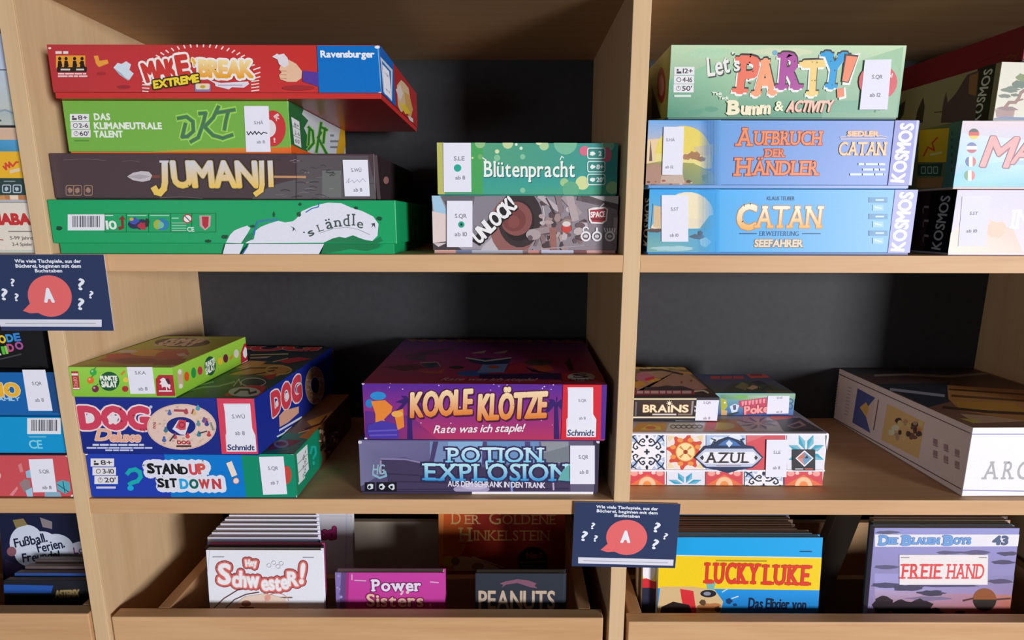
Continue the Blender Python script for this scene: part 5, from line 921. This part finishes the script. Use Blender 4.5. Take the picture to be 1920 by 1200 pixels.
game(-0.84, -0.5365, 0.004, ZL, 0.0545, 0.25, 'coral red game box with grey blue shapes, bottom of the lower stack at far left', cf='d4545c', cs='a83840', ct='7c3038', edge='e88c90', tray='a04048', lip=0.0006, art=art_sal,
     stickers=[([(54, 861), (99, 860), (107, 922), (63, 923)], [('S.QR', 83, 884, 19, 6.5), ('ab 8', 88, 914, 17, 6.5)])])
def art_cyan(F):
    f = F['f']; f.whole('109ad8'); bars(f, 51, 784, 114, 814); f.L([(55, 819), (86, 819)], 2.4, '6cc0e0'); f.T('CE', 67, 833, 24, 15, '8cdcf0', b=.05)
game(-0.84, -0.5372, 0.008, ZL + .05475, 0.0475, 0.25, 'cyan blue game box with a barcode, middle of the lower stack at far left', cf='109ad8', cs='0c5a88', ct='0c5c90', edge='58c0e8', tray='1a3a54', lip=0.0010, art=art_cyan)
def art_ten(F):
    f = F['f']; f.whole('1568b8', ('x', '1c70c0', '1564b0')); f.P([(86, 690), (100, 690), (112, 774), (98, 774)], '184c88'); f.T('10', 17, 731, 38, 23, 'f4b838', b=.14, ol=[(1.2, 'e8e4c8')]); f.T('FAMILY', 14, 748, 46, 6.5, 'a8d4f0', b=.12)
game(-0.84, -0.5372, 0.008, ZL + .1025, 0.0545, 0.25, 'mid blue game box with yellow number and white label, on the cyan box', cf='1568b8', cs='12304c', ct='14243c', edge='4c90d0', tray='0e2440', lip=0.0006, art=art_ten,
     stickers=[([(42, 693), (85, 693), (99, 770), (54, 770)], [('S.QR', 69, 719, 18, 6), ('ab 8', 74, 750, 16, 6)])])
def art_code(F):
    f = F['f']; f.whole('17161a')
    for ch, x, y, w, c in (('O', 4, 636, 12, 'f0d038'), ('D', 18, 634, 12, '3a9ce8'), ('E', 32, 632, 11, '3a8ae0'), ('L', -4, 659, 8, 'e8e0e0'), ('I', 6, 657, 4, '5cc83c'), ('I', 12, 656, 3, '90d860'), ('D', 20, 652, 11, 'c85890'), ('O', 36, 648, 14, 'b058a0')): f.T(ch, x, y, w, 13, c, b=.14, ang=6)
    f.L([(-10, 676), (40, 664)], 2.4, '4a484c')
game(-0.80, -0.5600, 0.03, ZL + .1573, 0.052, 0.2, 'black game box with colourful letters under the left sign', cf='17161a', cs='101014', ct='141418', edge='2c2c30', tray='0c0c10', lip=0.0006, art=art_code, yaw=-3)
# ================================================================ comics in the bins
ZF = EYE - 0.6865 + 0.0005        # bin floor
def put(pl, pr_, Yt, th, label, group, lean=9.0, dz=0.0, **k):
    a = at(pl[0], pl[1], Yt); b = at(pr_[0], pr_[1], Yt); zt = (a.z + b.z) / 2 + dz
    return album(a.x, b.x, Yt, zt, (zt - ZF - th * math.sin(math.radians(lean))) / math.cos(math.radians(lean)), th, label, group, lean, **k)
GA, GB, GC_ = 'white comic albums stacked in the middle bin', 'comic albums in the lower right bin', 'comics in the far left bin'
def art_schw(F):
    f = F['f']; f.whole('eef0fa'); f.L([(393, 1032), (383, 1145)], 1.4, 'd4d4e4'); f.L([(399, 1044), (420, 1044)], 1.6, '8c8c98'); f.L([(568, 1045), (588, 1045)], 1.6, '8c8c98')
    L = (('S', 421, 1076, 21, 36, -4, 0), ('chw', 461, 1085, 48, 28, -3, 4), ('este', 515, 1092, 48, 27, 3, 4), ('R', 549, 1085, 18, 25, 0, 0), ('!', 567, 1075, 5, 36, -8, 0), ('Hey', 471, 1055, 20, 11, 3, 0))
    for wd, cc in ((6.0, '8a3440'), (4.6, 'dc6a66'), (1.6, 'f0c8c4')):
        for t, x, y, w_, h_, an, ji in L: f.T(t, x, y, w_, h_, cc, ang=an, jit=ji, b=2 * wd / h_ + .06, gap=.08)
    for t, x, y, w_, h_, an, ji in L: f.T(t, x, y, w_, h_, 'f8f6fc', ang=an, jit=ji, b=.08, gap=.08)
    for x, y in ((505, 1060), (514, 1055), (522, 1062), (528, 1056)): f.ring(x, y, 4, 3.6, 1, 'd0c8d0', 10)
    f.L([(402, 1139), (420, 1122), (446, 1106), (456, 1104)], 1.8, '6a4448'); f.L([(424, 1139), (440, 1124), (462, 1114), (486, 1110)], 1.8, '6a4448'); f.L([(504, 1118), (512, 1119), (526, 1120), (548, 1120)], 2.4, '8c7470'); f.P([(430, 1140), (460, 1118), (500, 1112), (536, 1122), (542, 1140)], 'ecd4c4'); f.E(462, 1131, 9, 6, '9c6c58'); f.L([(450, 1139), (476, 1139)], 2.4, '5a3c38'); f.E(502, 1120, 6, 6, 'e8a898'); f.ring(520, 1128, 22, 16, 1.2, 'd89c90', 16, 180, 350)
put((386, 1031), (604, 1032), 0.042, 0.0075, 'white comic album with red outlined bubble title, frontmost of the white album stack', GA, lean=4.5, cover='eef0fa', spine='e4e4f0', art=art_schw)
row = [('2a2a34', '3c3038', 'thin black comic album directly behind the white front one', 384, 604, 0.0500, 0.0072),
       ('b43a78', 'd46a90', 'magenta comic album second behind the white front one', 390, 606, 0.0575, 0.0075),
       ('6c90d4', 'b4bcdc', 'blue edged comic album with yellow spine in the white stack', 389, 598, 0.0655, 0.0088)]
for c, pg, lb, xa, xb, Y, th in row:
    a = at(xa, 1020, Y); zt = EYE - 0.4290 - 0.09 * (Y - 0.05)
    b = at(xb, 1020, Y)
    album(a.x, b.x, Y, zt, (zt - ZF - .002) / math.cos(math.radians(4.5)), th, lb, GA, 4.5, cover=c, spine='d8c060' if c == '6c90d4' else c, pages=pg, topc=c)
for k in range(7):
    Y = 0.0750 + 0.0094 * k; a = at(389 + 8.2 * k, 1010 - 7 * k, Y); b = at(598 - .6 * k, 1010 - 7 * k, Y); zt = EYE - 0.4285 + 0.0017 * k
    ords = ['next behind the blue edged one', 'third from the back of the visible run', 'in the middle of the run', 'just past the middle of the run', 'near the back of the run', 'second from the back', 'rearmost, touching the shelf shadow'][k]
    album(a.x, b.x, Y, zt, (zt - ZF - .002) / math.cos(math.radians(4.5)), 0.0091, 'pale lavender comic album in the white stack, ' + ords if k not in (1,) else 'pale lavender comic album in the white stack, second behind the blue edged one', GA, 4.5, cover='e6e4f2', spine='eeeaf6', pages='dcdae8', topc='c8c8dc')
def art_power(F):
    f = F['f']; f.whole('c83c92', ('b42468', 'cc46a8')); f.P([(622, 1070), (648, 1070), (646, 1150), (616, 1150)], '8878b8'); f.P([(640, 1070), (652, 1070), (650, 1150), (636, 1150)], '6a4c84'); f.P([(650, 1070), (655, 1070), (652, 1150), (646, 1150)], 'a43484'); scatter(f, 14, 624, 1076, 640, 1140, 1, 3, ['a898d0', '6c5c9c'], 3)
    f.L([(660, 1077), (660, 1087)], 1.6, 'e8c8e0'); f.L([(665, 1088), (686, 1089)], 2.2, 'e4b4d8'); f.L([(807, 1091), (822, 1092)], 2.2, 'e4b4d8')
    f.T('Power', 744, 1097, 92, 21, 'eae6f6', b=.08, slab=.08, jit=2, ol=[(2, '8a2a70')]); f.T('Sisters', 741, 1126, 106, 22, 'ecc4b0', b=.08, jit=3, slab=.05, gap=.09, ol=[(2.2, '8a2458')]); scatter(f, 4, 752, 1108, 768, 1118, 2, 3.5, ['e8b8d0', 'e4c8c8'], 4); f.E(807, 1134, 2, 3, 'e8a8b8')
put((628, 1072), (834, 1075), 0.042, 0.012, 'magenta pink hardcover comic with bold cream title, in the middle bin', 'front row comics in the middle bin', lean=4.5, cover='c03c98', spine='8070a8', art=art_power)
def art_pea(F):
    f = F['f']; f.whole('2a2c34', ('26262c', '343a46')); f.P([(937, 1094), (948, 1090), (970, 1086), (990, 1088), (1006, 1094), (1002, 1098), (1008, 1103), (994, 1101), (970, 1093), (950, 1096), (940, 1102), (944, 1097)], '84586c'); f.T('PEANUTS', 969, 1125, 142, 33, 'c8b09c', b=.05, gap=.09); f.L([(1058, 1078), (1056, 1142)], 1.4, '40444e')
put((891, 1074), (1062, 1076), 0.042, 0.012, 'black hardcover comic with tall beige capitals, at the right of the middle bin', 'front row comics in the middle bin', lean=4.5, cover='2a2c34', art=art_pea, pages='a89c90')
def art_hink(F):
    f = F['f']; f.whole('b43024', ('a83020', 'a03024')); f.P([(818, 960), (890, 960), (880, 1010), (850, 1070), (816, 1070)], ['e0602c', 'c84028', 'c44424', 'd88030', 'e8a040']); f.P([(818, 960), (831, 960), (828, 1070), (818, 1070)], 'f08c48'); f.L([(831, 962), (828, 1068)], 1.4, 'f0a060')
    f.T('D', 856, 972, 18, 22, 'e0b878', slab=.07); f.T('ER', 886, 974, 28, 17, 'dcb078', slab=.06); f.T('G', 928, 972, 22, 22, 'd8a868'); f.T('OLDENE', 992, 974, 100, 18, 'c89058', slab=.06, gap=.1)
    f.T('H', 873, 1002, 22, 26, 'e0b070', slab=.09, b=.02); f.T('INKELSTEIN', 960, 1004, 142, 19, 'd09858', slab=.06, gap=.1); f.L([(864, 1019), (900, 1019)], 1.6, '8a2820'); f.L([(990, 1021), (1026, 1021)], 1.6, '8a2820')
    f.P([(852, 1048), (866, 1043), (890, 1046), (930, 1062), (945, 1070), (850, 1070)], 'd8b898'); f.E(840, 1052, 11, 10, 'd8b430'); f.E(854, 1052, 8, 8, '8a6a24'); f.E(896, 1062, 12, 7, 'a87850'); f.P([(822, 1060), (850, 1062), (850, 1072), (820, 1072)], 'c87830'); f.L([(886, 1044), (945, 1064)], 2, 'e0c0a0')
    f.E(999, 1052, 28, 27, '281a18', n=30); f.T('Neu!', 1001, 1041, 28, 11, '9c4038', b=.1, ang=3); f.L([(975, 1054), (1023, 1053)], 3, '7c6c64'); f.L([(980, 1062), (1020, 1061)], 3, '6c6058')
put((822, 950), (1060, 950), 0.215, 0.014, 'orange red hardcover comic with gold serif title and round black badge', 'second row comics in the middle bin', lean=6.0, cover='b43024', spine='e08c48', art=art_hink)
def art_maxi(F):
    f = F['f']; f.whole('eae8f4'); f.T('Maxi', 600, 999, 58, 21, 'c83c88', b=.2, slab=.04, jit=4, ol=[(1.6, '7a2454')]); f.L([(552, 966), (660, 968)], 1.2, 'd0ccdc'); f.L([(650, 962), (648, 1068)], 3, 'd8dcf4'); f.E(627, 988, 2, 3, 'c83c88')
put((520, 952), (660, 952), 0.207, 0.012, 'white hardcover comic with pink letters, behind the white album stack', 'second row comics in the middle bin', lean=6.0, cover='eae8f4', art=art_maxi)

def art_luk(F):
    f = F['f']; f.whole('18a8ec'); f.P([(1190, 1040), (1546, 1046), (1544, 1107), (1186, 1102)], 'f8d21c'); f.P([(1186, 1102), (1544, 1107), (1542, 1150), (1182, 1150)], ['1c90e0', '1c98e8', '1878bc', '1c6cb0'])
    f.L([(1190, 1040), (1546, 1046)], 1.6, 'e8e8e0')
    f.P([(1238, 1100), (1300, 1100), (1340, 1106), (1356, 1128), (1350, 1150), (1232, 1150)], 'd8b888'); f.P([(1275, 1104), (1300, 1108), (1306, 1150), (1284, 1150), (1278, 1124)], 'd83038'); f.P([(1240, 1138), (1262, 1128), (1292, 1134), (1298, 1150), (1238, 1150)], '241c1c'); f.E(1328, 1113, 15, 7, '20202c'); f.E(1326, 1113, 7, 3.6, '8a8ca0'); f.P([(1323, 1088), (1342, 1092), (1338, 1106), (1326, 1104)], '7cb8b0'); blotch(f, 1330, 1138, 22, 8, 'b87848', 3); blotch(f, 1318, 1130, 6, 6, '5c4434', 4); blotch(f, 1345, 1142, 6, 6, '5c4434', 5); blotch(f, 1367, 1127, 6, 5, '143a68', 6); blotch(f, 1378, 1134, 4, 3, '143a68', 7); f.L([(1354, 1110), (1364, 1104)], 2, 'c8e4f8'); f.L([(1372, 1122), (1384, 1118)], 2, 'c8e4f8')
    f.L([(1343, 1051), (1437, 1052)], 2.6, 'b09820'); f.L([(1500, 1034), (1522, 1034)], 2, '1c4a74')
    o = dict(b=.05, slab=.15, ol=[(.8, 'b84a20')], gap=.09)
    f.T('LUCKY', 1374, 1075, 100, 37, 'e43c2c', ang=-1, **o); f.T('LUKE', 1476, 1078, 86, 36, 'e43c2c', ang=-1, **o)
    f.T('Das Elixier von', 1458, 1132, 108, 19, '16203c', b=.06, slab=.05, gap=.07, ang=-1.5)
    f = F['l']; f.whole('d8d0c8')
def art_luk2(F):
    f = F['f']; f.whole('1c98d8'); f.P([(1150, 1066), (1500, 1066), (1500, 1094), (1150, 1090)], 'f0d868'); f.P([(1150, 1090), (1300, 1090), (1300, 1104), (1150, 1106)], 'c83438'); f.P([(1150, 1101), (1300, 1103), (1300, 1150), (1150, 1150)], '2a2c44')
    for x in (1216, 1262): f.E(x, 1066, 13, 24, 'f0eef6'); f.P([(x - 16, 1086), (x - 4, 1084), (x + 14, 1092), (x + 12, 1104), (x - 8, 1100)], 'd03038')
put((1237, 1004), (1543, 1011), 0.042, 0.010, 'blue and yellow hardcover comic with red western title, front of the right bin', GB, lean=4.5, cover='18a8ec', spine='e8e0d0', art=art_luk)
a2 = [(1204, 1523, 0.0535, 'b89878'), (1196, 1494, 0.0650, 'a07050'), (1194, 1489, 0.0780, '9c6c50'), (1193, 1484, 0.0920, '8c6448'), (1192, 1476, 0.1060, '7cb0e8'), (1192, 1470, 0.1200, '6c5c54')]
nm = ['brown edged comic album directly behind the blue and yellow one', 'tan edged comic album second behind the blue and yellow one', 'rust brown comic album third behind the blue and yellow one', 'dark tan comic album fourth behind the blue and yellow one', 'light blue edged comic album near the back of the right bin run', 'grey brown comic album at the back of the right bin run']
for (xa, xb, Y, c), lb in zip(a2, nm):
    a = at(xa, 1070, Y); b = at(xb, 1000, Y); a.x = max(a.x, 0.1725); zt = EYE - 0.4085 - 0.03 * (Y - 0.05)
    album(a.x, b.x, Y, zt, (zt - ZF - .002) / math.cos(math.radians(9)), 0.0105, lb, GB, 4.5, cover='2a4a70' if c == '7cb0e8' else '70584c', spine='c8bcb0', pages='c8a88c', topc=c, art=art_luk2 if Y < 0.06 else None)
def art_boys(F):
    f = F['f']; f.whole('8c8cc8', ('8a4c3c', '9494d0')); f.P([(1640, 1075), (1905, 1080), (1900, 1120), (1640, 1110)], ['a09cd4', '8880b0', '9478a0', 'a49cd0']); f.P([(1640, 1105), (1760, 1112), (1900, 1116), (1900, 1150), (1640, 1150)], ['b0a0c8', 'a888a8', 'b8705c', 'a8543c', '8c5c64'])
    for x, y, rx, ry, c in ((1660, 1063, 24, 4, '5c587c'), (1660, 1097, 30, 5, '4c4868'), (1700, 1102, 30, 6, '46405c'), (1745, 1112, 26, 5, '3c3850'), (1780, 1036, 30, 3, '5c547c'), (1830, 1036, 26, 4, '5c547c'), (1880, 1054, 22, 4, '4c4464'), (1875, 1090, 26, 4, '544868'), (1770, 1098, 60, 3, '544c70'), (1665, 998, 24, 3, '5c5878'), (1890, 1038, 20, 4, '4c4464'), (1740, 1122, 40, 4, '7c6c90')): blotch(f, x, y, rx, ry, c, int(x))
    for x, y, rx, ry in ((1655, 1134, 18, 20), (1690, 1140, 24, 14), (1725, 1140, 22, 16), (1745, 1148, 22, 8), (1800, 1148, 10, 3)): blotch(f, x, y, rx, ry, '241820', int(x))
    f.E(1846, 1124, 22, 21, '8c4818', a0=180, a1=360); f.E(1846, 1124, 22, 22, '20140e', a0=0, a1=180); f.L([(1806, 1126), (1824, 1122)], 3, '4c2c24'); f.L([(1868, 1124), (1894, 1122)], 3, '4c2c24')
    f.P([(1640, 1002), (1920, 1002), (1918, 1024), (1640, 1025)], 'e8e4ec')
    for (t, x, w, h, ang) in (('D', 1658, 18, 17, 0), ('IE', 1674, 16, 11, 0), ('B', 1701, 18, 17, 0), ('LAUEN', 1736, 50, 11, 0), ('B', 1779, 18, 17, 0), ('OYS', 1804, 32, 11, 0)): f.T(t, x, 1013 + (0 if h > 12 else 1), w, h, '6ea0dc', b=.14, slab=.1, ol=[(.8, '4c6ca8')], gap=.05)
    f.T('43', 1876, 1013, 28, 15, '4c5c80', b=.2, slab=.08)
    f.P([(1686, 1040), (1852, 1040), (1851, 1096), (1686, 1096)], 'ece4e4'); f.L([(1689, 1045), (1704, 1045)], 1.6, '8c8488'); f.L([(1835, 1045), (1849, 1045)], 1.6, '8c8488')
    f.T('FREIE', 1728, 1071, 74, 27, 'e2484c', b=.04, slab=.15, gap=.08); f.T('HAND', 1811, 1071, 70, 27, 'e2484c', b=.02, slab=.13, gap=.05)
put((1640, 988), (1912, 992), 0.042, 0.010, 'violet sky hardcover comic with white title panel and red letters, right bin', GB, lean=4.0, cover='8c8cc8', spine='a8a0b8', art=art_boys)
for k, (c, Y, lb) in enumerate((('3a5a58', 0.0530, 'dark green edged comic album directly behind the violet sky one'), ('c89880', 0.0640, 'pinkish edged comic album second behind the violet sky one'), ('3c3030', 0.0760, 'black edged comic album third behind the violet sky one'))):
    a = at(1637, 980, Y); b = at(1900 - 6 * k, 980, Y); zt = EYE - 0.3945 - 0.0004 * k
    album(a.x, b.x, Y, zt, (zt - ZF - .002) / math.cos(math.radians(4.0)), 0.0095, lb, GB, 4.0, cover=c, pages='d0b8a8', topc=c)
a = at(1570, 960, 0.15)
album(0.413, 0.450, 0.149, EYE - 0.415, 0.262, 0.020, 'grey brown book leaning sideways in shadow, left of the violet sky comic', GB, lean=4.0, tilt=17.0, cover='8c7c70', spine='7a6c62', pages='6c6058', name='leaning_book', cat='book')

# far left bin
def art_fus(F):
    f = F['f']; f.whole('1c2040'); f.E(50, 1018, 32, 34, 'd4dcf0', n=28); f.E(78, 1028, 34, 32, 'd4dcf0', n=28); f.E(64, 1040, 36, 24, 'd4dcf0', n=28); f.E(104, 1028, 34, 27, 'd4dcf0', n=28); f.P([(90, 1050), (118, 1048), (114, 1062)], 'd4dcf0'); f.E(154, 1032, 27, 17, 'd4d4e8', n=24); f.P([(146, 1044), (158, 1044), (153, 1056)], 'd4d4e8')
    f.T('Fußball.', 57, 1013, 62, 16, '1e2440', ang=11, b=.06, jit=3); f.T('Ferien.', 95, 1023, 52, 16, '1e2440', ang=11, b=.06, jit=3); f.T('Freunde!', 77, 1043, 70, 16, '1e2440', ang=5, b=.06, jit=3); f.T('Los', 151, 1031, 26, 12, '7c4870', b=.04, ang=8)
    f.P([(24, 975), (44, 972), (52, 984), (30, 990)], '8c7c50'); f.P([(75, 970), (98, 978), (98, 992), (80, 988)], '8c8088'); f.E(22, 1034, 9, 9, '8c5c68'); f.P([(10, 1048), (40, 1060), (30, 1080), (10, 1080)], '3a2c5c'); f.E(100, 1058, 10, 6, 'a86848'); f.P([(120, 1046), (170, 1046), (170, 1064), (120, 1064)], '2c3070')
a = at(-30, 962, 0.125); b = at(176, 962, 0.125)
album(-0.745, -0.567, 0.125, EYE - 0.405, 0.278, 0.012, 'dark blue book with white speech bubbles in the far left bin', GC_, 7.0, cover='1c2040', art=art_fus, name='comic_album')
for k, (c, pg, Y, dz, lb) in enumerate((('1c2030', 'c8b8a8', 0.0535, 0.0, 'black comic album with gold lettering at the front of the far left bin'), ('3454a0', 'c4b0a0', 0.0670, .002, 'blue edged comic album behind the black one in the far left bin'), ('6c5c58', 'd8c8bc', 0.0805, .004, 'pale paged comic album third in the far left bin'), ('584c4c', 'd0c0b4', 0.0940, .006, 'pale paged comic album fourth, just in front of the speech bubble book'))):
    def art_ast(F):
        f = F['f']; f.whole('24262c', ('2a2a2c', '20222c')); f.P([(0, 1096), (100, 1098), (96, 1112), (0, 1112)], '2858b0'); f.T('ASTERIX', 126, 1113, 44, 12, 'b09868', b=.16, ang=4, jit=4, sh=.1, ol=[(1, '5c4828')])
    zt = EYE - 0.481 + dz
    album(-0.690 + .004 * k, -0.5665, Y, zt, (zt - ZF - .002) / math.cos(math.radians(9)), 0.0115, lb, GC_, 9.0, cover=c, pages=pg, topc='3058b0' if k == 1 else c, art=art_ast if k == 0 else None)

# ================================================================ quiz signs on the board edges
def sign(tl, label, rot, bx, by, sx, sy, shear):
    """(bx, by) = photo point of the speech bubble; sx, sy, shear = how big and slanted the print looks compared with the reference card"""
    A = at(*tl, -0.0032); w = 0.1290; h = 0.0865
    root = empty('sign_card', (A.x, -0.0022, A.z), (0, math.radians(rot), 0)); M = Matrix.Translation(root.location) @ Matrix.Rotation(math.radians(rot), 4, 'Y')
    mb = MB(); mb.box((0, -0.0012, -h), (w, 0, 0), 0.0002, lambda n: col('2f3c62') if n.y < -.9 else col('d8d0d8'))
    f = Face(mb, M, (0, -0.0012, -h), (1, 0, 0), (0, 0, 1), (0, -1, 0), w, h); f.whole('2f3c62')
    q = lambda x, y: (bx + (x - 1175) * sx + (y - 1007.5) * sy * shear, by + (y - 1007.5) * sy)
    T = lambda t, x, y, W_, H_, **k: f.T(t, *q(x, y), W_ * sx, H_ * sy, n, **k)
    n = 'eef0fa'
    for t, y, wd in (('Wie viele Tischspiele, aus der', 952, 116), ('Bücherei, beginnen mit dem', 959.7, 114), ('Buchstaben', 967.2, 47)): T(t, 1176, y, wd, 5.2, ang=-rot, b=.1, gap=.1)
    f.P([q(1175 + 38.5 * math.cos(a * .157), 1007.5 + 33 * math.sin(a * .157)) for a in range(40)], 'ea6c6e'); f.P([q(*p) for p in ((1141, 1018), (1126, 1031), (1138, 1035), (1162, 1034), (1160, 1016))], 'ea6c6e')
    T('A', 1173, 1006.5, 15, 20, b=.16)
    for x, y, h_, a in ((1112, 986, 11, -6), (1096, 1005, 17, -8), (1117, 1009.5, 11, -6), (1232, 989, 17, -10), (1248, 1005.5, 11, -14), (1229, 1020.5, 17, -10)): T('?', x, y, h_ * .55, h_, ang=a, b=.09)
    f.P([q(*p) for p in ((1084, 1044.5), (1263, 1049 - (0 if rot else 4)), (1262, 1060.5 - (0 if rot else 4)), (1084, 1056))], 'e2e0ee'); f.L([q(1094, 1051), q(1252, 1055 - (0 if rot else 4))], 1.4, 'b0b0bc')
    o = mb.build('card', PAPER, root); tag(root, label, 'sign', 'quiz cards on the shelf edges'); return root
sign((1077.5, 941), 'dark blue quiz card with red speech bubble below the middle divider', 1.1, 1175, 1007.5, 1, 1, 0)
sign((-22, 477), 'dark blue quiz card with red speech bubble on the left divider', 0.0, 93.5, 555, 1.07, 1.18, .075)
